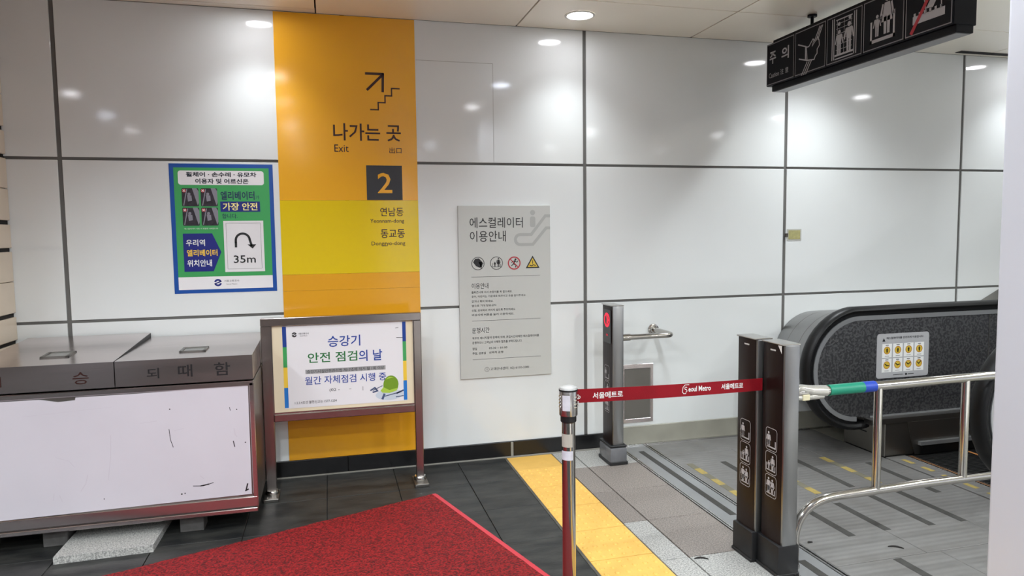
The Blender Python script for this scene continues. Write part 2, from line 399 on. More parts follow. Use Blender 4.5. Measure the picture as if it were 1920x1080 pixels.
# tactile tiles with real domes (one shared mesh)
tj = [3.267 + 0.2965 * k for k in range(2, -11, -1)]
proto = None
b = MB().box(-0.143, 0.143, -0.1452, 0.1452, -0.02, 0.0015, 0.0015)
for i in range(6):
    for k in range(6):
        px_, py_ = -0.12 + 0.048 * i, -0.12 + 0.048 * k
        b.loft([[(px_ + r * cos(a * pi / 4), py_ + r * sin(a * pi / 4), zz) for a in range(8)] for r, zz in ((0.013, 0.001), (0.010, 0.0045), (0.005, 0.0058))])
bm_ = b.bm; bmesh.ops.recalc_face_normals(bm_, faces=bm_.faces); tme = bpy.data.meshes.new('tactile_tile'); bm_.to_mesh(tme); bm_.free(); tme.materials.append(tactile)
for k in range(len(tj) - 1):
    yc = (tj[k] + tj[k + 1]) / 2
    o = bpy.data.objects.new('tactile_tile', tme); C.objects.link(o); o.parent = fl; o.location = (1.162, yc, 0)
MB().box(1.019, 1.305, tj[0], YW - 0.03, -0.02, 0.001, 0.001).build('tactile_tile', tactile, fl)
# granite: narrow strip and wide tiles
gy = [YW - 0.015, 3.80, 3.40, 3.00, 2.60, 2.20, 1.80, 1.40, 1.0, 0.6, 0.2]
for k in range(len(gy) - 1):
    a = [granl, granb, granb, granl, granl, granb][min(k, 5)]; c = [granl, granb, granb, granb, granl, granl][min(k, 5)]
    tile('granite_tile', 1.310, 1.435, gy[k + 1], gy[k], a, 0.0022); tile('granite_tile', 1.437, 1.755, gy[k + 1], gy[k], c, 0.0022)
# metal landing frame and plates
MB().box(1.757, 1.765, 0.2, YW - 0.03, -0.02, 0.002).box(1.770, 1.778, 0.2, YW - 0.03, -0.02, 0.002).box(1.938, 1.946, 0.2, YW - 0.03, -0.02, 0.003).box(1.954, 1.962, 0.2, YW - 0.03, -0.02, 0.003).build('frame_rail', steel, fl)
MB().box(1.779, 1.936, 0.2, YW - 0.03, -0.02, 0.0, 0.001).build('frame_plate', framepl, fl)
MB().box(1.843, 1.878, 2.94, 3.98, 0.0, 0.0012).box(1.846, 1.882, 1.0, 2.44, 0.0, 0.0012).build('anti_slip_strip', striptape, fl)
for x0, x1, y0, y1 in ((1.965, 2.42, 2.357, 3.86), (2.42, 2.868, 2.357, 3.86), (2.868, 3.20, 2.357, 3.86), (1.965, 3.20, 3.86, YW - 0.015), (1.965, 2.486, 0.2, 2.355), (2.486, 3.20, 0.2, 2.355)):
    MB().box(x0 + 0.0015, x1 - 0.0015, y0 + 0.0015, y1 - 0.0015, -0.02, 0, 0.001).build('landing_plate', plate, fl)
MB().box(3.2, 6.5, 0.2, 2.30, -0.02, 0.0).box(3.2, 6.5, 3.80, YW, -0.02, 0.0).build('side_paving', greyskirt, fl)
for x, y0, y1 in ((2.24, 3.10, 3.66), (2.235, 2.58, 2.90), (2.435, 2.59, 2.925), (2.67, 3.09, 3.565), (2.672, 2.577, 2.975), (2.85, 2.573, 2.975), (3.04, 2.9, 3.40), (2.255, 1.7, 2.345)):
    MB().box(x - 0.019, x + 0.019, y0, y1, 0.0, 0.0011).build('anti_slip_strip', striptape, fl)
for x, y0, y1 in ((2.03, 2.95, 3.68), (2.435, 3.06, 3.60), (2.85, 3.10, 3.56)):
    n = int((y1 - y0) / 0.085)
    for k in range(n):
        a = y0 + (y1 - y0) * k / n; b_ = y0 + (y1 - y0) * (k + 1) / n
        MB().box(x - 0.02, x + 0.02, a, b_, 0.0, 0.0012).build('dashed_strip', yellowtape if k % 2 == 0 else greytape, fl)

# ================================================================== CEILING LIGHTS
for i, (x, y, wat, col, ang) in enumerate(DOWN):
    if i == 0: lb, gr_ = 'round recessed downlight glowing white in the cream ceiling near the wall', None
    else: lb, gr_ = 'round recessed downlight further along the cream ceiling, inferred from reflections or shadow, or added unseen for fill', 'downlights outside the view'
    t = thing('ceiling_light', (x, y, HC - 0.004), lb, 'light', gr_)
    r0, r1 = 0.070, 0.086; b = MB(); n = 36
    b.loft([[(x + r * cos(2 * pi * k / n), y + r * sin(2 * pi * k / n), zz) for k in range(n)] for r, zz in ((r1, HC - 0.0005), (r1, HC - 0.004), (r0 + 0.004, HC - 0.006), (r0, HC - 0.003), (r0, HC - 0.0005))], True, False)
    b.build('trim_ring', whitering, t, True)
    MB().lathe(x, y, ((r0, HC - 0.0012), (r0, HC - 0.0022)), 36).build('diffuser', lampm if col == WARM else lampcool, t)
    ld = bpy.data.lights.new('lamp', 'SPOT'); ld.energy = wat; ld.color = col; ld.spot_size = radians(ang); ld.spot_blend = 1.0 if ang < 130 else 0.6; ld.shadow_soft_size = 0.06
    lo = bpy.data.objects.new('lamp', ld); C.objects.link(lo); lo.parent = t; lo.location = (0, 0, -0.012)

# ================================================================== EXIT PANEL
ex = thing('exit_sign', (0.13, YW, 0.097), 'tall orange and yellow exit panel with arrow, stairs and number 2', 'sign')
X0, X1 = -0.251, 0.515
MB().box(X0, X1, YW - 0.004, YW + 0.002, 1.572, HC - 0.003, 0.0006).build('upper_sheet', orange, ex)
MB().box(X0, X1, YW - 0.004, YW + 0.002, 1.158, 1.5715, 0.0006).build('yellow_band', yellowf, ex)
MB().box(X0, X1, YW - 0.004, YW + 0.002, 1.066, 1.1575, 0.0006).box(X0, X1, YW - 0.004, YW + 0.002, 0.097, 1.0655, 0.0006).build('lower_sheet', orange2, ex)
EF = Frame((0, YW - 0.004, 0), (1, 0, 0), (0, 0, 1))
Flat(EF).line([(0.237, 2.283), (0.331, 2.283)], 0.014).line([(0.331, 2.283), (0.328, 2.187)], 0.014).line([(0.243, 2.194), (0.322, 2.272)], 0.014).build('arrow', inkbrown, ex)
Flat(EF).line([(0.258, 2.083), (0.301, 2.083), (0.301, 2.124), (0.340, 2.124), (0.340, 2.163), (0.378, 2.163), (0.378, 2.205), (0.422, 2.205)], 0.0075).build('stair_symbol', inkbrown, ex)
text(EF, [('나가는 곳', 0.048, 1.907, 0.425, 2.003, 0.012), ('Exit', 0.052, 1.843, 0.130, 1.884, 0.004), ('出口', 0.357, 1.840, 0.426, 1.873, 0.004)], 'lettering', inkbrown, ex)
npl = MB().box(0.224, 0.426, YW - 0.0052, YW - 0.003, 1.574, 1.770).build('number_plate', mat('charcoal', (42, 42, 46), 0.35), ex)
text(EF, [('2', 0.286, 1.613, 0.368, 1.728, 0.010)], 'numeral', orange, npl, d=0.002)
text(EF, [('연남동', 0.296, 1.481, 0.429, 1.531, 0.008), ('동교동', 0.296, 1.356, 0.434, 1.406, 0.008), ('Yeonnam-dong', 0.238, 1.437, 0.432, 1.466, 0.006), ('Donggyo-dong', 0.243, 1.308, 0.435, 1.337, 0.006)], 'place_names', inkbrown, ex)

# ================================================================== ELEVATOR POSTER
po = thing('safety_poster', (-0.545, YW, 1.07), 'green poster with blue taped border and U-turn arrow reading 35m', 'poster')
MB().box(-0.808, -0.282, YW - 0.0012, YW, 1.070, 1.768).build('blue_tape_border', bluep, po)
PF = Frame((0, YW - 0.0012, 0), (1, 0, 0), (0, 0, 1))
Flat(PF, 0.0004).rect(-0.786, 1.09, -0.303, 1.747).build('green_sheet', greenp, po)
Flat(PF, 0.0008).rect(-0.786, 1.09, -0.303, 1.159).rrect(-0.765, 1.655, -0.330, 1.731, 0.014).build('white_field', poster_w, po)
text(PF, [('휠체어 · 손수레 · 유모차', -0.725, 1.698, -0.368, 1.724, 0.028), ('이용자 및 어르신은', -0.680, 1.661, -0.410, 1.689, 0.028)], 'heading', mat('dark teal ink', (10, 26, 40), 0.4), po, d=0.0012)
ph = Flat(PF, 0.0010); pg = Flat(PF, 0.0013); px2 = Flat(PF, 0.0016); pw = Flat(PF, 0.0019)
for i in range(2):
    for k in range(2):
        u, v = -0.750 + i * 0.094, 1.540 - k * 0.104
        ph.rrect(u, v, u + 0.084, v + 0.097, 0.006)
        pg.line([(u + 0.008, v + 0.006), (u + 0.026, v + 0.09)], 0.005); pg.poly([(u + 0.052, v + 0.097), (u + 0.078, v + 0.004), (u + 0.084, v + 0.02), (u + 0.084, v + 0.08), (u + 0.075, v + 0.097)])
        pg.disc(u + 0.036, v + 0.066, 0.008, 10); pg.poly([(u + 0.026, v + 0.06), (u + 0.048, v + 0.058), (u + 0.05, v + 0.03), (u + 0.03, v + 0.026)])
        px2.disc(u + 0.012, v + 0.084, 0.010, 12)
        pw.line([(u + 0.007, v + 0.079), (u + 0.017, v + 0.089)], 0.003).line([(u + 0.007, v + 0.089), (u + 0.017, v + 0.079)], 0.003)
ph.build('photo_prints', photod, po); pg.build('photo_detail', photog, po); px2.build('warning_dots', redm, po); pw.build('crosses', inkwhite, po)
text(PF, [('에스컬레이터 이용 시 위험한 사례입니다', -0.745, 1.416, -0.575, 1.424)], 'caption', inkwhite, po, d=0.001)
text(PF, [('엘리베이터', -0.556, 1.575, -0.382, 1.621, 0.02), ('가', -0.376, 1.578, -0.357, 1.598), ('합니다.', -0.552, 1.474, -0.474, 1.500, 0.005)], 'headline', mat('navy ink', (20, 30, 80), 0.4), po, d=0.001)
Flat(PF, 0.001).rect(-0.559, 1.510, -0.355, 1.566).poly([(-0.754, 1.188), (-0.607, 1.188), (-0.564, 1.292), (-0.607, 1.394), (-0.754, 1.394)]).build('navy_field', navy, po)
text(PF, [('가장 안전', -0.547, 1.517, -0.369, 1.559, 0.02)], 'highlight', cream, po, d=0.0015)
text(PF, [('우리역', -0.740, 1.326, -0.645, 1.362, 0.02), ('위치안내', -0.738, 1.215, -0.614, 1.252, 0.02)], 'arrow_lettering', inkwhite, po, d=0.0015)
text(PF, [('엘리베이터', -0.738, 1.271, -0.584, 1.307, 0.02)], 'arrow_lettering_yellow', yelprint, po, d=0.0015)
MB().box(-0.548, -0.342, YW - 0.0026, YW - 0.001, 1.182, 1.461).build('white_card', mat('white card', (222, 220, 222), 0.35, bump=0.3, bscale=12), po)
f_ = Flat(PF, 0.002).rring(-0.535, 1.198, -0.356, 1.449, 0.002, 0.0015); f_.build('card_border', inkgrey, po)
f_ = Flat(PF, 0.002); f_.line([(-0.488, 1.320), (-0.4875, 1.343)], 0.012); f_.ring(-0.4515, 1.355, 0.030, 0.042, 14, pi * 0.0, pi)
f_.line([(-0.4155, 1.356), (-0.407, 1.326)], 0.012).poly([(-0.428, 1.331), (-0.383, 1.331), (-0.402, 1.308)]).line([(-0.488, 1.343), (-0.4875, 1.356)], 0.012).build('turn_arrow', inkblack, po)
text(PF, [('35m', -0.502, 1.230, -0.388, 1.272, 0.012)], 'distance', inkblack, po, d=0.002)
f_ = Flat(PF, 0.001); f_.ring(-0.588, 1.125, 0.010, 0.020, 18, 0.3, 2.9).ring(-0.588, 1.125, 0.010, 0.020, 18, pi + 0.3, pi + 2.9).line([(-0.604, 1.119), (-0.572, 1.131)], 0.006).build('logo', navy, po)
text(PF, [('서울교통공사', -0.556, 1.128, -0.478, 1.139, 0.01), ('Seoul Metro', -0.545, 1.112, -0.490, 1.120)], 'footer_lettering', inkgrey, po, d=0.001)

# ================================================================== ESCALATOR INFORMATION SIGN
inf = thing('information_sign', (1.03, YW, 0.503), 'tall warm grey wall sign with four round and triangular safety symbols', 'sign')
MB().box(0.747, 1.315, YW - 0.012, YW, 0.503, 1.541, 0.001).build('plate', infog, inf)
IF = Frame((0, YW - 0.012, 0), (1, 0, 0), (0, 0, 1))
f_ = Flat(IF, 0.0006); f_.disc(1.205, 1.498, 0.016, 16).rrect(1.188, 1.41, 1.222, 1.475, 0.012)
w_ = 0.018
f_.line([(1.309, 1.478), (1.285, 1.478), (1.195, 1.366)] + [(1.125 + 0.030 * cos(a), 1.336 + 0.030 * sin(a)) for a in [pi / 2 + pi * k / 10 for k in range(11)]] + [(1.205, 1.306), (1.290, 1.405), (1.309, 1.405)], w_)
f_.build('escalator_emblem', infod, inf)
text(IF, [('에스컬레이터', 0.816, 1.408, 1.143, 1.471, 0.004), ('이용안내', 0.816, 1.326, 1.036, 1.391, 0.004)], 'heading', inkblack, inf)
text(IF, [('이용안내', 0.822, 1.046, 0.924, 1.080, 0.003), ('운행시간', 0.820, 0.778, 0.927, 0.812, 0.003)], 'subheading', inkblack, inf)
text(IF, [('출퇴근시에 서서 손잡이를 꼭 잡으세요.', 0.820, 1.018, 1.072, 1.032, 0.008), ('유아, 어린이는 가운데로 태우시고 손을 잡아주세요.', 0.820, 0.992, 1.158, 1.006, 0.008), ('걷거나 뛰지 마세요.', 0.820, 0.963, 0.953, 0.978, 0.008),
          ('옆으로 기대 탑승금지', 0.820, 0.938, 0.970, 0.951, 0.008), ('신발, 옷자락이 끼이지 않도록 주의하세요.', 0.820, 0.908, 1.092, 0.923, 0.008), ('비상시에 버튼을 눌러 이용하세요.', 0.820, 0.882, 1.082, 0.896, 0.008),
          ('역무의 에너지절약 정책에 의해, 혼잡시간대에만 에스컬레이터를', 0.820, 0.740, 1.238, 0.756, 0.008), ('운행하오니 고객님의 이해와 협조를 부탁드립니다.', 0.820, 0.713, 1.130, 0.729, 0.008),
          ('평일', 0.820, 0.676, 0.848, 0.692, 0.008), ('05:30 ~ 01:00', 0.922, 0.678, 1.036, 0.690, 0.008), ('주말, 공휴일', 0.820, 0.648, 0.902, 0.664, 0.008), ('선택적 운행', 0.922, 0.650, 1.010, 0.664, 0.008),
          ('고객안내센터  02) 6110-2381', 0.928, 0.545, 1.172, 0.565, 0.008)], 'body_text', mat('soft black ink', (44, 44, 43), 0.5), inf)
f_ = Flat(IF); f_.ring(0.908, 0.555, 0.0125, 0.0148).line([(0.908, 0.548), (0.908, 0.558)], 0.003).disc(0.908, 0.5625, 0.0018, 8)
for v in (1.117, 0.853, 0.619): f_.rect(0.821, v - 0.0012, 1.249, v + 0.0012)
f_.build('rules', inkgrey, inf)
f_ = Flat(IF); f_.ring(0.862, 1.197, 0.036, 0.0395).ring(0.976, 1.197, 0.036, 0.0395)
f_.poly([(0.833, 1.205), (0.845, 1.225), (0.868, 1.228), (0.890, 1.205), (0.885, 1.178), (0.872, 1.172), (0.850, 1.182)])
for k in range(4): f_.line([(0.868 + k * 0.004, 1.205 - k * 0.008), (0.893 - k * 0.004, 1.197 - k * 0.009)], 0.006)
f_.person(0.988, 1.176, 0.052, 'f').person(0.966, 1.176, 0.030).line([(0.952, 1.196), (0.952, 1.174), (1.002, 1.174), (1.002, 1.19)], 0.0025)
f_.disc(1.094, 1.217, 0.006, 10).line([(1.091, 1.209), (1.082, 1.190)], 0.008).line([(1.082, 1.190), (1.097, 1.182), (1.094, 1.170)], 0.005).line([(1.082, 1.190), (1.070, 1.180)], 0.005).line([(1.092, 1.206), (1.104, 1.200), (1.110, 1.208)], 0.004).line([(1.091, 1.208), (1.076, 1.206), (1.070, 1.198)], 0.004)
f_.build('symbols', inkblack, inf)
Flat(IF, 0.0009).ring(1.086, 1.195, 0.033, 0.040).line([(1.063, 1.218), (1.109, 1.172)], 0.005).build('prohibition_ring', redm, inf)
Flat(IF, 0.0006).poly([(1.158, 1.162), (1.246, 1.162), (1.202, 1.238)]).build('warning_triangle', inkblack, inf)
Flat(IF, 0.0010).poly([(1.170, 1.169), (1.234, 1.169), (1.202, 1.224)]).build('triangle_fill', goldp, inf)
Flat(IF, 0.0014).line([(1.184, 1.180), (1.196, 1.176), (1.205, 1.182), (1.220, 1.178)], 0.005).line([(1.202, 1.208), (1.202, 1.190)], 0.004).build('triangle_symbol', inkblack, inf)

# ================================================================== SMALL WALL THINGS
tg = thing('wall_tag', (3.045, YW, 1.30), 'small yellowed label stuck on the white wall beside a joint', 'label')
MB().box(2.988, 3.100, YW - 0.002, YW, 1.302, 1.380, 0.0005).build('clear_film', mat('old film', (176, 176, 168), 0.3), tg)
MB().box(3.000, 3.090, YW - 0.003, YW - 0.0015, 1.312, 1.372).build('yellow_paper', tagm, tg)
MB().box(2.972, 2.995, YW - 0.006, YW, 1.328, 1.352, 0.001).build('clip', mat('dark brown clip', (58, 52, 44), 0.5), tg)
ap = thing('access_panel', (1.90, YW, 0.147), 'stainless steel access hatch low on the wall under the short handrail', 'panel')
MB().box(1.792, 2.008, YW - 0.006, YW, 0.500, 0.527, 0.001).box(1.792, 2.008, YW - 0.006, YW, 0.147, 0.172, 0.001).box(1.792, 1.808, YW - 0.006, YW, 0.17, 0.502, 0.001).box(1.990, 2.008, YW - 0.006, YW, 0.17, 0.502, 0.001).build('frame', steelh, ap)
MB().box(1.810, 1.988, YW - 0.003, YW, 0.174, 0.498, 0.001).build('door', steeld, ap)
wh = thing('wall_handrail', (2.01, YW, 0.75), 'short polished tube handrail bending from the wall to the small gate post', 'handrail')
MB().tube([(2.008, YW - 0.002, 0.748), (2.008, YW - 0.010, 0.748), (2.008, YW - 0.012, 0.748), (2.008, YW - 0.024, 0.748)], [0.036, 0.036, 0.026, 0.022], 20).build('wall_flange', chrome, wh, True)
MB().tube([(2.008, YW - 0.02, 0.748), (2.008, 3.90, 0.748)] + arc((2.008, 3.90, 0.748), (2.008, 3.85, 0.748), (1.958, 3.85, 0.748)) + [(1.70, 3.85, 0.748)], 0.0165, 16).build('tube', chrome, wh, True)
MB().tube([(1.725, 3.85, 0.748), (1.661, 3.85, 0.748)], 0.0205, 16).build('end_sleeve', chrome, wh, True)

# ================================================================== GATE POSTS
def gate_post(x0, y0, dy_, H, label, style, led=False):
    x1 = x0 + 0.072; y1 = y0 + dy_; yc = (y0 + y1) / 2
    t = thing('gate_post', ((x0 + x1) / 2, yc, 0), label, 'post', 'safety gate posts' if style == 'b' else None)
    MB().box(x0 + 0.004, x1, y0, y1, 0.02, H - 0.004, 0.006, 2).build('housing', posta, t, True)
    MB().box(x0 - 0.006, x1 + 0.002, y0 - 0.001, y1 + 0.001, H - 0.006, H, 0.002).build('top_cap', steel, t)
    n = 8; prof = [(x0 + 0.002 - 0.004 * (1 - ((k / n) * 2 - 1) ** 2), y0 + 0.010 + (dy_ - 0.014) * k / n) for k in range(n + 1)]
    pts = [(a, b, 0.11) for a, b in prof] + [(x0 + 0.008, y1 - 0.004, 0.11), (x0 + 0.008, y0 + 0.010, 0.11)]
    MB().prism(pts, (0, 0, H - 0.118)).build('front_panel', darkpanel, t, True)
    F = Frame((x0 - 0.0022, yc, 0), (0, -1, 0), (0, 0, 1))
    pc = Flat(F, 0.0006); hw = 0.037
    for j, (v0, v1) in enumerate(((0.493, 0.585), (0.398, 0.488), (0.303, 0.393))):
        pc.rring(-hw, v0, hw, v1, 0.014, 0.0022); q = v0 + 0.014
        if j == 0: pc.person(-0.018, q, 0.062, 'c').line([(-0.026, q), (0.026, q), (0.026, q + 0.026)], 0.0055)
        elif j == 1: pc.line([(-0.029, q + 0.026), (-0.029, q), (0.026, q), (0.026, q + 0.02)], 0.0045).person(0.010, q + 0.003, 0.060, 'f').person(-0.014, q + 0.003, 0.036)
        else: pc.line([(-0.026, q), (0.026, q), (0.026, q + 0.018)], 0.0045).person(-0.014, q + 0.003, 0.062, 'c').person(0.010, q + 0.003, 0.058, 'f')
    pc.build('pictograms', pictogrey, t)
    if led:
        bz = Flat(F, 0.0004).rrect(-0.058, 0.72, 0.058, H - 0.03, 0.006); bz.build('display_window', mat('black glass', (14, 14, 16), 0.1), t)
        Flat(F, 0.0012).ring(0.002, H - 0.092, 0.030, 0.043, 22).poly([(-0.004, H - 0.125), (0.012, H - 0.12), (0.018, H - 0.10), (0.034, H - 0.09), (0.016, H - 0.078), (0.010, H - 0.062), (-0.006, H - 0.064), (0.002, H - 0.09)]).build('no_entry_display', ledred, t)
        Flat(F, 0.0012).rrect(-0.012, H - 0.186, 0.020, H - 0.174, 0.004).build('status_bar', leddim, t)
    else:
        m_ = Flat(F, 0.0008)
        for k in range(7): m_.rect(-0.014 + k * 0.005, H - 0.034, -0.0105 + k * 0.005, H - 0.028)
        m_.build('maker_mark', inkwhite, t)
    if style == 'b':
        MB().box(x0 - 0.014, x1 + 0.010, y0 - 0.003, y1 + 0.003, 0.0, 0.128, 0.008, 2).build('base_cover', blackm, t, True)
        MB().box(x0 - 0.018, x1 + 0.013, y0 - 0.004, y1 + 0.004, 0.0, 0.014, 0.003).build('floor_flange', blackm, t)
    else:
        MB().box(x0 - 0.020, x1 + 0.018, y0 - 0.014, y1 + 0.012, 0.010, 0.105, 0.014, 2).build('plastic_wrap', clearwrap, t, True)
        MB().box(x0 - 0.016, x1 + 0.016, y0 - 0.012, y1 + 0.012, 0.105, 0.118, 0.004).build('top_band', blackm, t)
        MB().box(x0 - 0.022, x1 + 0.021, y0 - 0.017, y1 + 0.015, 0.0, 0.022, 0.004).build('base_band', blackm, t)
    return t
gate_post(1.588, 3.79, 0.155, 0.948, 'small gate post by the wall with glowing red display and grey plastic-wrapped foot', 'p', True)
gate_post(1.670, 2.484, 0.138, 0.935, 'dark panelled gate post with black foot, the one standing behind its twin', 'b')
p2 = gate_post(1.692, 2.337, 0.138, 0.932, 'nearest dark panelled gate post with torn white corner and rail attached', 'b')
Fp = Frame((1.692 - 0.0022, 2.406, 0), (0, -1, 0), (0, 0, 1))
Flat(Fp, 0.0012).poly([(0.034, 0.924), (0.058, 0.924), (0.058, 0.893)]).build('torn_corner', inkwhite, p2, label='torn white corner of the dark film')
MB().box(1.764, 1.776, 2.368, 2.432, 0.683, 0.765, 0.003).build('socket', blackm, p2)

# ================================================================== BARRIER RAIL
br = thing('barrier_rail', (2.3, 2.40, 0), 'polished tube barrier with green and blue tape joined to the nearest gate post', 'barrier')
YR = 2.40
MB().tube([(1.795, YR, 0.722), (1.92, YR, 0.722), (2.2, YR, 0.7245), (2.8, YR, 0.730), (2.98, YR, 0.730)], 0.0195, 18).build('top_rail', chrome, br, True)
MB().tube([(1.800, YR, 0.012), (1.800, YR, 0.13)] + arc((1.800, YR, 0.13), (1.815, YR, 0.272), (2.0, YR, 0.277), 10) + [(2.4, YR, 0.285), (2.98, YR, 0.285)], 0.0185, 18).build('bottom_rail', chrome, br, True)
for x in (2.190, 2.640): MB().tube([(x, YR, 0.29), (x, YR, 0.72)], 0.0175, 16).build('upright', chrome, br, True)
MB().tube([(2.97, YR, 0.0), (2.97, YR, 0.73)], 0.0185, 16).build('end_post', chrome, br, True)
MB().tube([(1.945, YR, 0.7222), (2.115, YR, 0.7238)], 0.0222, 18).build('green_tape', greent, br, True)
MB().tube([(2.110, YR, 0.7236), (2.168, YR, 0.7243)], 0.0226, 18).build('blue_tape', bluet, br, True)
MB().tube([(1.7775, YR - 0.004, 0.738), (1.82, YR - 0.004, 0.738), (1.862, YR - 0.004, 0.728), (1.93, YR - 0.004, 0.722)], [0.018, 0.017, 0.021, 0.023], 14).tube([(1.7775, YR - 0.006, 0.704), (1.83, YR - 0.006, 0.703), (1.915, YR - 0.006, 0.704)], 0.013, 14).build('clear_taped_bracket', mat('shiny clear tape', (196, 194, 186), 0.15, 0.5, bump=0.5, bscale=20), br, True)
MB().box(1.812, 1.845, YR - 0.0215, YR - 0.012, 0.692, 0.716, 0.002).build('cream_patch', mat('cream tape', (222, 214, 180), 0.5), br)
MB().lathe(1.802, YR, ((0.0205, 0.0), (0.0205, 0.010), (0.019, 0.013)), 20).build('floor_flange', chrome, br, True)

# ================================================================== STANCHION
st = thing('stanchion', (0.822, 2.37, 0), 'polished barrier stanchion with a red retractable belt pulled to the gate posts', 'stanchion')
sx, sy = 0.822, 2.37
MB().lathe(sx, sy, ((0.14, 0.0), (0.14, 0.010), (0.12, 0.018), (0.05, 0.026), (0.03, 0.03)), 40).build('base', steeld, st, True)
MB().lathe(sx, sy, ((0.0245, 0.03), (0.0245, 0.70)), 32).build('pole', chrome, st, True)
MB().lathe(sx, sy, ((0.0255, 0.690), (0.029, 0.694), (0.029, 0.716)), 28).build('collar', blackm, st, True)
MB().lathe(sx, sy, ((0.0325, 0.716), (0.0333, 0.719), (0.0333, 0.806), (0.032, 0.809)), 36).build('head', steel, st, True)
MB().lathe(sx, sy, ((0.0343, 0.805), (0.0343, 0.811)), 32).build('dark_rim', blackm, st, True)
MB().lathe(sx, sy, ((0.0325, 0.811), (0.031, 0.818), (0.021, 0.822), (0.005, 0.823)), 32).build('top_cap', mat('pale cap', (205, 206, 204), 0.35, 0.3), st, True)
def curved(r, a0, a1, z0, z1, name, m, n=8):
    b = MB(); b.loft([[(sx + r * cos(radians(a0 + (a1 - a0) * k / n)), sy + r * sin(radians(a0 + (a1 - a0) * k / n)), z) for k in range(n + 1)] for z in (z0, z1)], False, False)
    return b.build(name, m, st, True)
lw = mat('white sticker', (214, 214, 222), 0.5, rgb2=(196, 196, 206), nscale=40)
curved(0.0337, 212, 262, 0.737, 0.793, 'sticker', lw)
curved(0.0250, 175, 285, 0.602, 0.650, 'sticker', mat('grey sticker', (176, 172, 162), 0.6), 12)
curved(0.0251, 175, 290, 0.554, 0.588, 'sticker', lw, 12)
b = MB()
for k in range(4):
    zz = 0.747 + k * 0.0125
    for a in (186, 352): b.box(sx + 0.0333 * cos(radians(a)) - 0.004, sx + 0.0333 * cos(radians(a)) + 0.004, sy - 0.010, sy - 0.002, zz, zz + 0.006, 0.001)
    b.box(sx + 0.0333 * cos(radians(296)) - 0.006, sx + 0.0333 * cos(radians(296)) + 0.006, sy + 0.0333 * sin(radians(296)) - 0.003, sy + 0.0333 * sin(radians(296)) + 0.004, zz, zz + 0.004, 0.001)
b.build('vent_ribs', chrome, st)
A, B = Vector((sx + 0.033, 2.365, 0)), Vector((1.684, 2.463, 0)); DZ = 0.0315
Ub = (B - A).normalized(); Lb = (B - A).length
TF = Frame(A, Ub, (0, 0, 1))
bt = MB().loft([[TF.at(Lb * k / 10, v, d) for v, d in ((0.758 - DZ * k / 10 - 0.0035 * sin(pi * k / 10), 0.0), (0.808 - DZ * k / 10 - 0.0035 * sin(pi * k / 10), 0.0), (0.808 - DZ * k / 10 - 0.0035 * sin(pi * k / 10), -0.0016), (0.758 - DZ * k / 10 - 0.0035 * sin(pi * k / 10), -0.0016))] for k in range(11)]).build('belt', belt, st)
BF = Frame(A + Vector((0, 0, 0.783)), (Ub + Vector((0, 0, -DZ / Lb))).normalized(), (0, 0, 1))
text(BF, [('서울메트로', 0.062, -0.014, 0.188, 0.010, 0.02), ('eoul Metro', 0.478, -0.011, 0.582, 0.010, 0.02), ('서울메트로', 0.632, -0.011, 0.738, 0.012, 0.02), ('o', 0.003, -0.010, 0.012, 0.002, 0.02)], 'belt_lettering', inkwhite, bt, d=0.0008)
f_ = Flat(BF, 0.0008); f_.ring(0.466, 0.0035, 0.0038, 0.0062, 12, 0.3, 1.45 * pi).ring(0.466, -0.0065, 0.0038, 0.0062, 12, -0.6 * pi, 0.55 * pi)
f_.line([(0.480, 0.017), (0.462, 0.017), (0.453, 0.008), (0.450, -0.010), (0.456, -0.017), (0.466, -0.017)], 0.0025); f_.build('belt_logo', inkwhite, bt)

# ================================================================== SIGN STAND
ss = thing('sign_stand', (0.06, 3.84, 0), 'stainless framed notice stand with elevator inspection notice and green helmet picture', 'sign')
YS = 3.84
def sbox(*a, **k): return MB().box(*a, **k)
for xa, xb in ((-0.352, -0.300), (0.436, 0.478)):
    p = sbox(xa, xb, YS - 0.02, YS + 0.02, 0.03, 0.908, bev=0.003).build('leg', standm, ss)
    xc = (xa + xb) / 2
    MB().lathe(xc, YS, ((0.036, 0.016), (0.036, 0.024), (0.030, 0.036)), 24).build('floor_collar', chrome, p, True)
    sbox(xc - 0.038, xc + 0.038, YS - 0.095, YS + 0.06, 0.0, 0.016, bev=0.002).build('foot_plate', steeld, p)
sbox(-0.352, 0.478, YS - 0.022, YS + 0.022, 0.908, 0.950, bev=0.003).build('top_rail', standm, ss)
sbox(-0.300, 0.436, YS - 0.022, YS + 0.022, 0.402, 0.440, bev=0.003).build('lower_rail', standm, ss)
sbox(-0.300, 0.436, YS - 0.006, YS + 0.012, 0.440, 0.908).build('board', board_c, ss)
sbox(-0.300, 0.436, YS - 0.013, YS - 0.006, 0.440, 0.449).box(-0.300, -0.297, YS - 0.013, YS - 0.006, 0.449, 0.908).box(0.433, 0.436, YS - 0.013, YS - 0.006, 0.449, 0.908).build('board_lip', standm, ss)
pap = sbox(-0.246, 0.396, YS - 0.0072, YS - 0.006, 0.466, 0.904).build('notice', poster_w, ss)
SF = Frame((0, YS - 0.0072, 0), (1, 0, 0), (0, 0, 1))
cols = [bluep, greenp, yelprint, mat('mid blue print', (28, 116, 196), 0.4)]; nm = ['dark_blue_band', 'green_band', 'yellow_band', 'light_blue_band']
for k in range(4):
    v1 = 0.902 - 0.108 * k; f_ = Flat(SF, 0.0005); f_.rect(-0.246, v1 - 0.108, -0.226, v1); f_.rect(0.377, v1 - 0.108, 0.396, v1); f_.build(nm[k], cols[k] if k != 0 else mat('royal blue print', (20, 60, 140), 0.4), pap)
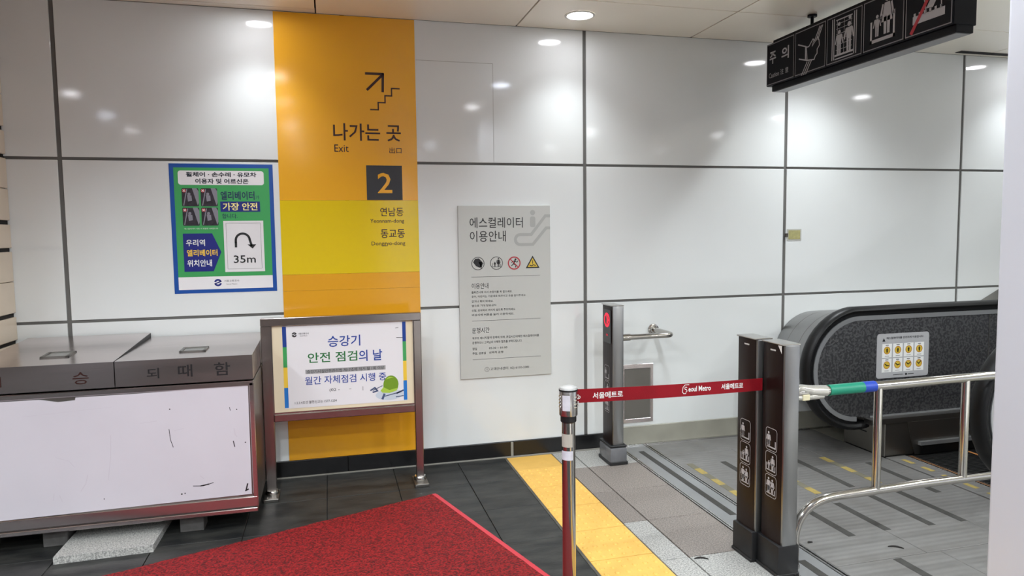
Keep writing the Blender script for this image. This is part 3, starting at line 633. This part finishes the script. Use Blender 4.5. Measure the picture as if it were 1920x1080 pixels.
text(SF, [('승강기', -0.017, 0.783, 0.152, 0.842, 0.012), ('의 날', 0.142, 0.697, 0.266, 0.758, 0.012), ('월간 자체점검 시행 중', -0.140, 0.586, 0.284, 0.630, 0.008)], 'blue_lettering', txtblue, pap)
text(SF, [('안전 점검', -0.122, 0.703, 0.134, 0.757, 0.012)], 'green_lettering', txtgreen, pap)
Flat(SF, 0.0005).rect(-0.136, 0.645, 0.282, 0.668).build('grey_band', mat('grey highlight', (150, 150, 150), 0.5), pap)
text(SF, [('승강기시설안전관리법 제17조에 의거 월 1회 이상', -0.128, 0.647, 0.274, 0.665, 0.004), ('(02 -', -0.016, 0.540, 0.036, 0.560), ('-', 0.086, 0.550, 0.098, 0.5515), ('|', 0.158, 0.538, 0.160, 0.560), ('1.2.3.4호선 불편신고는 1577-1234', -0.195, 0.486, 0.020, 0.502), ('서울교통공사', -0.166, 0.857, -0.112, 0.866, 0.004), ('Seoul Metro', -0.158, 0.847, -0.120, 0.853)], 'black_lettering', inkblack, pap, d=0.001)
f_ = Flat(SF, 0.0008); f_.ring(-0.186, 0.857, 0.006, 0.013, 14, 0.3, 2.9).ring(-0.186, 0.857, 0.006, 0.013, 14, pi + 0.3, pi + 2.9).line([(-0.196, 0.853), (-0.176, 0.861)], 0.004).line([(0.345, 0.817), (0.378, 0.815)], 0.003).line([(0.340, 0.869), (0.356, 0.871)], 0.002).build('marks', inkblack, pap)
f_ = Flat(SF, 0.0005); f_.disc(0.30, 0.505, 0.075, 24, 0.030); f_.build('helmet_shadow', shadowp, pap)
f_ = Flat(SF, 0.0009); f_.poly([(0.268, 0.545)] + [(0.309 + 0.041 * cos(a), 0.560 + 0.050 * sin(a)) for a in [pi * (1 - k / 12) for k in range(13)]] + [(0.345, 0.535), (0.310, 0.522)]); f_.build('helmet', helmg, pap)
f_ = Flat(SF, 0.0012); f_.poly([(0.252, 0.530), (0.268, 0.548), (0.300, 0.530), (0.346, 0.540), (0.338, 0.524), (0.300, 0.514), (0.262, 0.518)]).poly([(0.280, 0.590), (0.300, 0.603), (0.325, 0.598), (0.300, 0.594)]); f_.build('helmet_brim', helml, pap)
f_ = Flat(SF, 0.0009); f_.line([(0.212, 0.534), (0.262, 0.556)], 0.004).line([(0.200, 0.535), (0.222, 0.548), (0.236, 0.530), (0.212, 0.524)], 0.008).line([(0.276, 0.498), (0.360, 0.516)], 0.005).line([(0.262, 0.485), (0.272, 0.508)], 0.012).line([(0.340, 0.510), (0.374, 0.524)], 0.009).line([(0.335, 0.490), (0.374, 0.494)], 0.005); f_.build('tools', steelb, pap)

# ================================================================== STORAGE BOX
bx = thing('storage_box', (-0.93, 3.76, 0), 'long stainless steel storage chest with two lids and scuffed white front', 'chest')
XA, XM, XB, YF, YB = -1.505, -0.930, -0.355, 3.42, 4.095
MB().box(XA, XB, YF + 0.004, YB, 0.092, 0.702, 0.004).build('body', steeld, bx)
MB().box(XA, XB, YF - 0.004, YF + 0.006, 0.684, 0.708, 0.003).build('upper_lip', steelh, bx)
MB().box(XA, XB, YF - 0.006, YF + 0.006, 0.112, 0.160, 0.003).build('lower_rim', steelh, bx)
MB().box(XA, XB, YF - 0.010, YF + 0.006, 0.088, 0.108, 0.003).build('bottom_lip', steelh, bx)
MB().box(XB - 0.020, XB + 0.002, YF - 0.004, YF + 0.010, 0.110, 0.700, 0.003).build('corner_post', steelh, bx)
sh = MB().prism([(XA + 0.002, YF - 0.001, 0.160), (XB - 0.026, YF - 0.001, 0.172), (XB - 0.024, YF - 0.001, 0.694), (-0.62, YF - 0.001, 0.684), (-0.86, YF - 0.001, 0.680), (-1.09, YF - 0.001, 0.680), (-1.092, YF - 0.001, 0.668), (-1.16, YF - 0.001, 0.664), (-1.23, YF - 0.001, 0.680), (XA + 0.002, YF - 0.001, 0.680)], (0, 0.004, 0)).build('front_sheet', sheet, bx)
BXF = Frame((0, YF - 0.001, 0), (1, 0, 0), (0, 0, 1))
f_ = Flat(BXF, 0.0005); f_.line([(-0.722, 0.508), (-0.718, 0.46), (-0.708, 0.424)], 0.0025).line([(-0.632, 0.236), (-0.59, 0.232), (-0.546, 0.243)], 0.003).line([(-0.60, 0.233), (-0.566, 0.238)], 0.005).line([(-0.452, 0.43), (-0.447, 0.404)], 0.004).line([(-0.405, 0.195), (-0.398, 0.222)], 0.006).line([(-0.408, 0.19), (-0.396, 0.196)], 0.006).disc(-0.682, 0.203, 0.004, 8).disc(-0.668, 0.205, 0.003, 8).disc(-0.715, 0.60, 0.003, 8).disc(-0.40, 0.42, 0.003, 8)
f_.disc(-0.432, 0.578, 0.003, 8).disc(-1.0, 0.215, 0.0025, 8).line([(-0.462, 0.59), (-0.460, 0.575)], 0.0025).build('scuff_marks', inkblack, sh)
f_ = Flat(BXF, 0.0004); f_.line([(-1.18, 0.42), (-1.13, 0.40), (-1.11, 0.37)], 0.002).line([(-0.96, 0.50), (-0.965, 0.40), (-0.98, 0.30)], 0.003).line([(-0.84, 0.545), (-0.77, 0.55)], 0.002).line([(-1.2, 0.23), (-1.195, 0.26)], 0.003).line([(-1.165, 0.22), (-1.175, 0.25)], 0.003).line([(-0.70, 0.50), (-0.66, 0.508)], 0.002).line([(-1.06, 0.33), (-1.07, 0.29), (-1.09, 0.26)], 0.003).line([(-0.60, 0.28), (-0.585, 0.265)], 0.004).line([(-0.447, 0.49), (-0.443, 0.46), (-0.436, 0.45)], 0.004).line([(-1.3, 0.61), (-0.95, 0.628)], 0.0015).build('faint_scratches', mat('faint scratch', (196, 190, 198), 0.6), sh)
for (xa, xb) in ((XA, XM - 0.002), (XM + 0.002, XB)):
    zb = 0.868 if xa == XA else 0.846
    ld_ = MB().prism([(xa, YF - 0.006, 0.716), (xa, YF - 0.006, 0.830), (xa, YB + 0.005, zb), (xa, YB + 0.005, 0.716)], (xb - xa, 0, 0)).build('lid', steelh, bx)
    if xa == XA: MB().prism([(xb, YF + 0.02, 0.80), (xb, YF + 0.02, 0.831), (xb, YB + 0.004, 0.866), (xb, YB + 0.004, 0.80)], (0.0018, 0, 0)).build('lid_gap_shade', rubber, ld_)  # black strip painting the shaded gap beside the raised lid
    LF = Frame((xa, YF - 0.006, 0.830), (1, 0, 0), Vector((0, YB - YF + 0.011, zb - 0.830)).normalized())
    hx0 = 0.235
    hb = MB(); q = lambda u, v, d: LF.at(u, v, d)
    for (u0, u1, v0, v1) in ((hx0, hx0 + 0.115, 0.150, 0.162), (hx0, hx0 + 0.115, 0.250, 0.262), (hx0, hx0 + 0.012, 0.150, 0.262), (hx0 + 0.103, hx0 + 0.115, 0.150, 0.262)):
        hb.loft([[q(u0, v0, d), q(u1, v0, d), q(u1, v1, d), q(u0, v1, d)] for d in (0.0, 0.006)])
    hb.build('recessed_handle', steeld, ld_)
    Flat(LF, 0.0015).rect(hx0 + 0.012, 0.162, hx0 + 0.103, 0.250).build('handle_pan', mat('pale pan', (170, 170, 168), 0.3, 0.8), ld_)
    Flat(LF, 0.004).line([(hx0 + 0.002, 0.148), (hx0 + 0.113, 0.148)], 0.003).line([(hx0 + 0.002, 0.264), (hx0 + 0.113, 0.264)], 0.003).build('handle_outline', inkblack, ld_)
    DF = Frame((0, YF - 0.006, 0), (1, 0, 0), (0, 0, 1))
    if xa == XA: text(DF, [('승', -1.095, 0.738, -1.032, 0.792, 0.004), ('ㅣ', -1.372, 0.745, -1.366, 0.79, 0.0)], 'marker_lettering', inkbrown, ld_, d=0.001)
    else: text(DF, [('되', -0.800, 0.745, -0.750, 0.792, 0.006), ('때', -0.672, 0.744, -0.612, 0.800, 0.008), ('함', -0.520, 0.742, -0.452, 0.802, 0.01)], 'marker_lettering', inkblack, ld_, d=0.001)
for x0, x1 in ((-1.271, -1.172), (-0.708, -0.604), (-0.46, -0.38), (-1.49, -1.42)):
    for y0 in ((3.475, 3.90) if x0 in (-1.271, -0.708) else (3.90,)):
        MB().box(x0, x1, y0, y0 + 0.10, 0, 0.093, 0.003).build('support_block', mat('dark concrete block', (92, 90, 88), 0.8, rgb2=(74, 72, 70), nscale=30), bx)
gs = MB().prism([(-1.165, 3.275, 0), (-0.782, 3.290, 0), (-0.775, 3.660, 0), (-1.158, 3.645, 0)], (0, 0, 0.032)).build('granite_slab', granl, label='loose light granite slab lying half under the stainless chest', cat='slab')

# ================================================================== RED MAT
mt = thing('floor_mat', (0.0, 2.4, 0), 'red coil doormat with pinkish red edging lying on dark tiles', 'mat')
c0 = Vector((0.520, 3.612, 0)); e1 = Vector((-0.9385, -0.3452, 0)).normalized(); e2 = Vector((0.285, -0.9585, 0)).normalized()
Lw, Ll, ed = 2.3, 1.9, 0.034
b = MB(); nx_, ny_ = 60, 50
def mz(i, k): return 0.012 + random.uniform(-0.0012, 0.0012)
rows = []
for i in range(nx_ + 1):
    row = []
    for k in range(ny_ + 1):
        p = c0 + e1 * (ed + (Lw - ed) * i / nx_) + e2 * (Ll * k / ny_); row.append(b.bm.verts.new((p.x + random.uniform(-1, 1) * 0.0015, p.y + random.uniform(-1, 1) * 0.0015, mz(i, k))))
    rows.append(row)
for i in range(nx_):
    for k in range(ny_): b.bm.faces.new((rows[i][k], rows[i + 1][k], rows[i + 1][k + 1], rows[i][k + 1]))
b.prism([c0 + e1 * ed, c0 + e1 * Lw, c0 + e1 * Lw + e2 * Ll, c0 + e1 * ed + e2 * Ll], (0, 0, 0.0105))
b.build('coil_pile', matred, mt)
P0, P1 = c0, c0 + e2 * Ll
MB().loft([[P + e1 * ed, P + e1 * ed + Vector((0, 0, 0.0125)), P + e1 * 0.012 + Vector((0, 0, 0.010)), P + Vector((0, 0, 0.002)), P] for P in (P0, P1)]).build('side_edging', matedge, mt)

# ================================================================== HANGING SIGN
hs_ = thing('hanging_sign', (2.72, 3.2, 2.2), 'black ceiling-hung caution sign with white pictograms and a red slash', 'sign')
HX = 2.652; yA, yB = 3.885, 2.540
MB().box(HX + 0.004, HX + 0.126, yB, yA, 2.256, 2.508, 0.002).build('housing', signblack, hs_)
MB().box(HX + 0.022, HX + 0.110, yB - 0.02, yA - 0.03, 2.508, 2.530, 0.002).build('top_rail', signblack, hs_)
MB().box(HX + 0.018, HX + 0.112, yB + 0.0, yA - 0.03, 2.222, 2.256, 0.002).build('bottom_rail', signblack, hs_)
MB().box(HX + 0.026, HX + 0.104, yB + 0.01, yA - 0.04, 2.219, 2.222).build('underside', mat('grey underside', (120, 120, 122), 0.4), hs_)
HF = Frame((HX, 0, 0), (0, -1, 0), (0, 0, 1)); ys = [yA, 3.614, 3.345, 3.075, 2.806, yB]
def P_(j, u, v): return (-ys[j] + 0.02 + u * 0.232, 2.268 + v * 0.228)     # unit square of tile j
for j in range(5):
    tl = MB().box(HX - 0.002, HX + 0.004, ys[j + 1] + 0.003, ys[j] - 0.003, 2.258, 2.506, 0.001).build('sign_tile', signface, hs_)
    F2 = Frame((HX - 0.002, 0, 0), (0, -1, 0), (0, 0, 1))
    f_ = Flat(F2, 0.0006).rring(-ys[j] + 0.005, 2.261, -ys[j + 1] - 0.005, 2.503, 0.001, 0.005); f_.build('tile_border', linegrey, tl)
    f_ = Flat(F2, 0.0008); L = lambda pts, w: f_.line([P_(j, *q) for q in pts], w); PO = lambda pts: f_.poly([P_(j, *q) for q in pts])
    if j == 0:
        text(F2, [('주', *P_(0, 0.06, 0.50), *P_(0, 0.33, 0.82), 0.02), ('의', *P_(0, 0.56, 0.50), *P_(0, 0.86, 0.82), 0.02), ('Caution', *P_(0, 0.04, 0.14), *P_(0, 0.46, 0.27)), ('注', *P_(0, 0.52, 0.14), *P_(0, 0.65, 0.28)), ('意', *P_(0, 0.72, 0.14), *P_(0, 0.85, 0.28))], 'lettering', pictogrey, tl)
        f_.bm.free(); continue
    if j == 1:
        L([(0.06, 0.72), (0.36, 0.60), (0.40, 0.26), (0.10, 0.36)], 0.007); PO([(0.32, 0.60), (0.36, 0.60), (0.36, 0.28), (0.32, 0.28)])
        L([(0.36, 0.58), (0.46, 0.58), (0.60, 0.72), (0.64, 0.70), (0.58, 0.56), (0.78, 0.72), (0.82, 0.64), (0.84, 0.52), (0.76, 0.44), (0.76, 0.34), (0.70, 0.30), (0.66, 0.22), (0.40, 0.26)], 0.006)
        for k in range(3): L([(0.20 + k * 0.08, -0.06), (0.40 + k * 0.08, 0.22)], 0.006); L([(0.66 + k * 0.06, 0.66), (0.84 + k * 0.05, 0.96)], 0.006)
    if j == 2:
        for u in (0.12, 0.18, 0.82, 0.88): L([(u, 0.04), (u, 0.97)], 0.006)
        L([(0.22, 0.12), (0.78, 0.12)], 0.010); L([(0.22, 0.04), (0.78, 0.04)], 0.006); L([(0.25, 0.92), (0.75, 0.92)], 0.006)
        for v in (0.24, 0.36, 0.48, 0.60, 0.72, 0.83): L([(0.25, v), (0.75, v)], 0.0022)
        for u in (0.28, 0.5, 0.72): L([(u, 0.12), (u, 0.92)], 0.0022)
        f_.d = 0.0012; f_.person(P_(j, 0.35, 0)[0], P_(j, 0, 0.14)[1], 0.125, 'm').person(P_(j, 0.66, 0)[0], P_(j, 0, 0.14)[1], 0.150, 'm')
        f_.disc(*P_(j, 0.34, 0.82), 0.010, 12); f_.disc(*P_(j, 0.68, 0.88), 0.010, 12)
    if j == 3:
        PO([(0.14, 0.10), (0.82, 0.10), (0.82, 0.17), (0.14, 0.17)]); PO([(0.14, 0.10), (0.19, 0.10), (0.19, 0.56), (0.14, 0.56)]); PO([(0.77, 0.10), (0.82, 0.10), (0.82, 0.66), (0.77, 0.66)])
        f_.person(P_(j, 0.60, 0)[0], P_(j, 0, 0.22)[1], 0.185, 'f').person(P_(j, 0.33, 0)[0], P_(j, 0, 0.22)[1], 0.105, 'm'); L([(0.38, 0.56), (0.50, 0.66)], 0.006)
    if j == 4:
        PO([(0.12, 0.18), (0.88, 0.18), (0.88, 0.34), (0.12, 0.34)])
        for k in range(6): PO([(0.14 + k * 0.125, 0.33), (0.19 + k * 0.125, 0.33), (0.19 + k * 0.125, 0.40), (0.14 + k * 0.125, 0.40)])
        PO([(0.44, 0.42), (0.60, 0.40), (0.80, 0.72), (0.88, 0.98), (0.66, 1.0), (0.62, 0.70)]); L([(0.78, 0.74), (0.80, 0.36)], 0.006); L([(0.30, 0.98), (0.42, 0.5), (0.44, 0.36)], 0.006); L([(0.50, 0.98), (0.52, 0.74)], 0.006)
    f_.build('pictogram', pictogrey, tl)
    if j == 4: Flat(F2, 0.0014).line([P_(4, 0.10, 0.03), P_(4, 0.74, 0.99)], 0.018).build('red_slash', redm, tl)
for y in (3.55, 2.80):
    rod = MB().tube([(2.715, y, 2.528), (2.715, y, HC - 0.008)], 0.009, 14).build('hanger_rod', signblack, hs_, True)
    MB().lathe(2.715, y, ((0.026, HC - 0.012), (0.026, HC - 0.0005)), 20).build('ceiling_cap', signblack, rod, True)

# ================================================================== ESCALATOR
es = thing('escalator', (4.2, 2.96, 0), 'stainless steel escalator with black handrails rising beyond the landing plates', 'escalator')
def incl(z0, xi=4.4, x1=5.9, n=6):
    pts = [(xi + 0.0, z0)]
    for k in range(1, n + 1):
        t = k / n; pts.append((xi + (x1 - xi) * t, z0 + (x1 - xi) * math.tan(radians(30)) * (t * t * 0.5 + t * 0.5)))
    return pts
def side(yc, off, inner, outer_wall, name_label):
    """inner: direction (+1/-1) from handrail centre towards the steps"""
    cxr, czr, R = 3.05 + off, 0.54, 0.353
    # handrail path: lower end -> round the nose -> top -> incline
    path = [(cxr + R * cos(a), czr + R * sin(a)) for a in [radians(-78 - k * 8) for k in range(24)]]
    path = [p for p in path]; path += [(cxr + 0.5, czr + R)] + incl(czr + R)
    b = MB(); rings = []
    for i, (x, z) in enumerate(path):
        x0, z0 = path[max(i - 1, 0)]; x1, z1 = path[min(i + 1, len(path) - 1)]; tx, tz = x1 - x0, z1 - z0; L = math.hypot(tx, tz); nx2, nz2 = -tz / L, tx / L   # outward normal
        if i < 24: nx2, nz2 = (x - cxr) / R, (z - czr) / R
        ring = []
        for k in range(12):
            a = 2 * pi * k / 12; ring.append((x + nx2 * 0.024 * sin(a), yc + 0.043 * cos(a), z + nz2 * 0.024 * sin(a)))
        rings.append(ring)
    b.loft(rings); b.build('handrail', rubber, es, True)
    def outline(r, top, bot, x_end=5.9, lo=0.0):
        pts = [(cxr + r * cos(a), czr + r * sin(a)) for a in [radians(90 + k * 180 / 22) for k in range(23)]]
        pts += [(cxr + 0.08, bot)] if lo == 0 else []
        o_ = [(x, z) for x, z in pts]
        up_ = incl(top); dn = incl(bot); return o_ + [(4.4, bot)] + dn[1:] + list(reversed(up_[1:])) + [(4.4, top)]
    yi = yc - inner * 0.0
    # stainless rim ring (two steps) and etched panel
    for r0, r1, dep, nm_, mm in ((0.347, 0.318, 0.028, 'outer_rim', mat('blackened rim', (34, 34, 35), 0.35, 0.6)), (0.318, 0.292, 0.034, 'inner_rim', framepl)):
        A_ = [(cxr + r0 * cos(a), czr + r0 * sin(a)) for a in [radians(-92 - k * 178 / 24) for k in range(25)]] + [(4.4, czr + r0)] + incl(czr + r0)[1:]
        B_ = [(cxr + r1 * cos(a), czr + r1 * sin(a)) for a in [radians(-92 - k * 178 / 24) for k in range(25)]] + [(4.4, czr + r1)] + incl(czr + r1)[1:]
        b = MB(); b.loft([[(p[0], yc - dep, p[1]), (p[0], yc + dep, p[1]), (q_[0], yc + dep, q_[1]), (q_[0], yc - dep, q_[1])] for p, q_ in zip(A_, B_)]); b.build(nm_, mm, es, True)
    ol = outline(0.294, czr + 0.294, 0.236); b = MB(); b.prism([(x, yc - 0.024, z) for x, z in ol], (0, 0.048, 0)); b.build('balustrade_panel', etched, es)
    # panel joint
    MB().box(4.02 + off, 4.026 + off, yc - 0.0255, yc + 0.0255, 0.24, 0.83).build('panel_joint', steeld, es)
    # inner deck + skirt
    ya, yb = sorted((yc + inner * 0.024, yc + inner * 0.085))
    dk = [(3.10 + off, 0.205), (3.10 + off, 0.236), (4.4, 0.236)] + incl(0.236)[1:] + list(reversed(incl(0.205)[1:])) + [(4.4, 0.205)]
    b = MB(); b.prism([(x, ya, z) for x, z in dk], (0, yb - ya, 0)); b.build('inner_deck', steeld, es)
    MB().box(3.14 + off, 4.4, min(yc + inner * 0.0245, yc + inner * 0.030), max(yc + inner * 0.0245, yc + inner * 0.030), 0.2365, 0.246).build('deck_bright_line', framepl, es)  # added pale strip carries the deck's bright line as colour
    ya, yb = sorted((yc + inner * 0.080, yc + inner * 0.088))
    sk = [(3.42, 0.0), (3.36, 0.205), (4.4, 0.205)] + incl(0.205)[1:] + list(reversed(incl(-0.02)[1:])) + [(4.4, 0.0)]
    b = MB(); b.prism([(x, ya, z) for x, z in sk], (0, yb - ya, 0)); b.build('skirt_panel', steeld, es)
    MB().prism([(3.44, yc + inner * 0.088, 0.060), (3.44, yc + inner * 0.088, 0.082), (4.6, yc + inner * 0.088, 0.082), (4.6, yc + inner * 0.088, 0.060)], (0, inner * 0.022, 0)).build('skirt_guard', framepl, es)
    MB().prism([(3.46, yc + inner * 0.090, 0.004), (3.46, yc + inner * 0.090, 0.058), (4.6, yc + inner * 0.090, 0.058), (4.6, yc + inner * 0.090, 0.004)], (0, inner * 0.014, 0)).build('brush_strip', rubber, es)
    return cxr, czr
cxr, czr = side(3.53, 0.0, -1, True, '')
side(2.475, 0.10, 1, False, '')
# newel foot box at the wall side
MB().box(3.205, 3.42, 3.452, 3.80, 0.0, 0.205, 0.004).build('newel_foot', steeld, es)
MB().box(3.2035, 3.206, 3.60, 3.70, 0.115, 0.122).build('foot_slot', rubber, es)
MB().box(3.42, 5.9, 3.56, 3.80, 0.0, 0.22, 0.002).build('outer_plinth', steeld, es)
MB().box(3.28, 5.9, 2.30, 2.445, 0.0, 0.20, 0.004).build('near_plinth', steeld, es)
# drum that wraps from the nose to the wall
rings = []
for t in [k / 8 for k in range(9)]:
    y = 3.565 + (YW - 0.004 - 3.565) * t; r = 0.335 + (0.300 - 0.335) * t; cxx = 3.06 + 0.14 * t; cz = 0.54 - 0.02 * t
    rings.append([(cxx + r * cos(a), y, cz + r * sin(a)) for a in [radians(90 + k * 180 / 28) for k in range(29)]] + [(5.3, y, cz - r + 0.0), (5.3, y, cz + r)])
MB().loft(rings).build('newel_drum', posta, es, True)
for t in (0.32, 0.66):
    y = 3.565 + (YW - 3.565) * t; r = 0.3362 - 0.035 * t; cxx = 3.06 + 0.14 * t; cz = 0.54 - 0.02 * t
    MB().loft([[(cxx + r * cos(a), yy, cz + r * sin(a)) for a in [radians(88 + k * 184 / 28) for k in range(29)]] for yy in (y - 0.002, y + 0.002)], False, False).build('drum_seam', steeld, es, True)
# outer deck rising along the wall
MB().prism([(4.55, 3.60, 0.80), (5.9, 3.60, 1.45), (5.9, 3.60, 0.6), (4.55, 3.60, 0.6)], (0, YW - 3.606, 0)).build('rising_deck', steeld, es)
# comb plate, comb, steps
MB().box(3.205, 3.345, 2.57, 3.442, -0.02, 0.004, 0.001).build('comb_plate', plate, es)
b = MB()
for k in range(57):
    y = 2.575 + k * 0.0152; b.box(3.345, 3.392, y, y + 0.007, -0.01, 0.002)
b.build('comb_teeth', steeld, es, kind='stuff')
for k in range(6):
    a = 2.60 + k * 0.14; MB().box(3.255, 3.285, a, a + 0.075, 0.004, 0.0052).build('dashed_strip', yellowtape, es)
treadm = mat('dark tread metal', (60, 60, 60), 0.45, 0.7)
for k in range(5):
    x0 = 3.36 + k * 0.405; z0 = 0.0 if k < 3 else 0.10 * (k - 2)
    stp = MB().box(x0, x0 + 0.40, 2.575, 3.438, z0 - 0.15 if k > 2 else -0.019, z0 - 0.006).build('step', treadm, es)
    b = MB()
    for q_ in range(43): b.box(x0 + 0.004, x0 + 0.398, 2.58 + q_ * 0.0199, 2.589 + q_ * 0.0199, z0 - 0.006, z0 - 0.0005)
    b.build('tread_cleats', treadm, stp, kind='stuff')
    MB().box(x0 + 0.003, x0 + 0.022, 2.58, 3.43, z0 - 0.0004, z0 + 0.0006).build('demarcation_line', mat('orange brown line', (170, 112, 60), 0.6), stp)
# safety sticker on the far balustrade
KF = Frame((0, 3.506, 0), (1, 0, 0), (0, 0, 1))
sk_ = MB(); P = Flat(KF).rpts(3.178, 0.470, 3.560, 0.742, 0.018)
sk_.prism([(u, 3.506, v) for u, v in P], (0, -0.0015, 0)); stk = sk_.build('safety_sticker', mat('pale grey sticker', (176, 176, 178), 0.4), es, label='pale grey sticker with eight round yellow symbols')
KF = Frame((0, 3.5045, 0), (1, 0, 0), (0, 0, 1)); wt = Flat(KF, 0.0005); gd = Flat(KF, 0.0009); bk = Flat(KF, 0.0012); og = Flat(KF, 0.0011)
text(KF, [('에스컬레이터를 안전하게 이용합시다', 3.245, 0.708, 3.515, 0.722, 0.01)], 'sticker_heading', inkblack, stk, d=0.001)
for i in range(4):
    for k in range(2):
        u, v = 3.216 + i * 0.079, 0.596 - k * 0.090
        wt.rect(u, v, u + 0.070, v + 0.084); gd.disc(u + 0.035, v + 0.044, 0.024, 16)
        og.ring(u + 0.035, v + 0.044, 0.020, 0.024, 16); bk.line([(u + 0.025, v + 0.076), (u + 0.045, v + 0.076)], 0.004); bk.line([(u + 0.02, v + 0.009), (u + 0.05, v + 0.009)], 0.002)
        if k == 0: bk.person(u + 0.035, v + 0.030, 0.030, 'c')
        else: bk.line([(u + 0.022, v + 0.052), (u + 0.034, v + 0.042), (u + 0.050, v + 0.040 + 0.006 * i)], 0.006)
bk.poly([(3.215, 0.695), (3.237, 0.695), (3.226, 0.716)])
bk.line([(3.30, 0.488), (3.37, 0.488)], 0.003).disc(3.395, 0.488, 0.007, 10).line([(3.41, 0.488), (3.45, 0.488)], 0.004)
wt.build('white_cells', inkwhite, stk); gd.build('yellow_discs', goldp, stk); og.build('orange_rings', mat('orange print', (190, 120, 50), 0.5), stk); bk.build('sticker_symbols', inkblack, stk)

# ================================================================== LITTER
def leaf(x, y, a, L, z, label):
    b = MB(); n = 8; top = []; bot = []
    for k in range(n + 1):
        t = k / n; u = (t - 0.5) * L; w2 = 0.0055 * sin(pi * min(1, t * 0.94 + 0.03)) + 0.0008; c = 0.012 * (1 - (2 * t - 1) ** 2) * L / 0.06
        top.append((u, c + w2)); bot.append((u, c - w2))
    R_ = lambda p, h: (x + p[0] * cos(a) - p[1] * sin(a), y + p[0] * sin(a) + p[1] * cos(a), h)
    b.loft([[R_(top[k], z), R_(top[k], z + 0.003), R_(bot[k], z + 0.003), R_(bot[k], z)] for k in range(n + 1)])
    b.build('dry_leaf', leafm, label=label, cat='leaf')
leaf(2.328, 2.428, -0.6, 0.062, 0.001, 'black curled dry leaf lying on the metal landing plate')
leaf(1.474, 2.565, -0.35, 0.058, 0.001, 'black curled dry leaf lying on the pale granite tile')
leaf(2.010, 2.573, 0.0, 0.024, 0.001, 'tiny dark leaf scrap beside the metal frame rail')
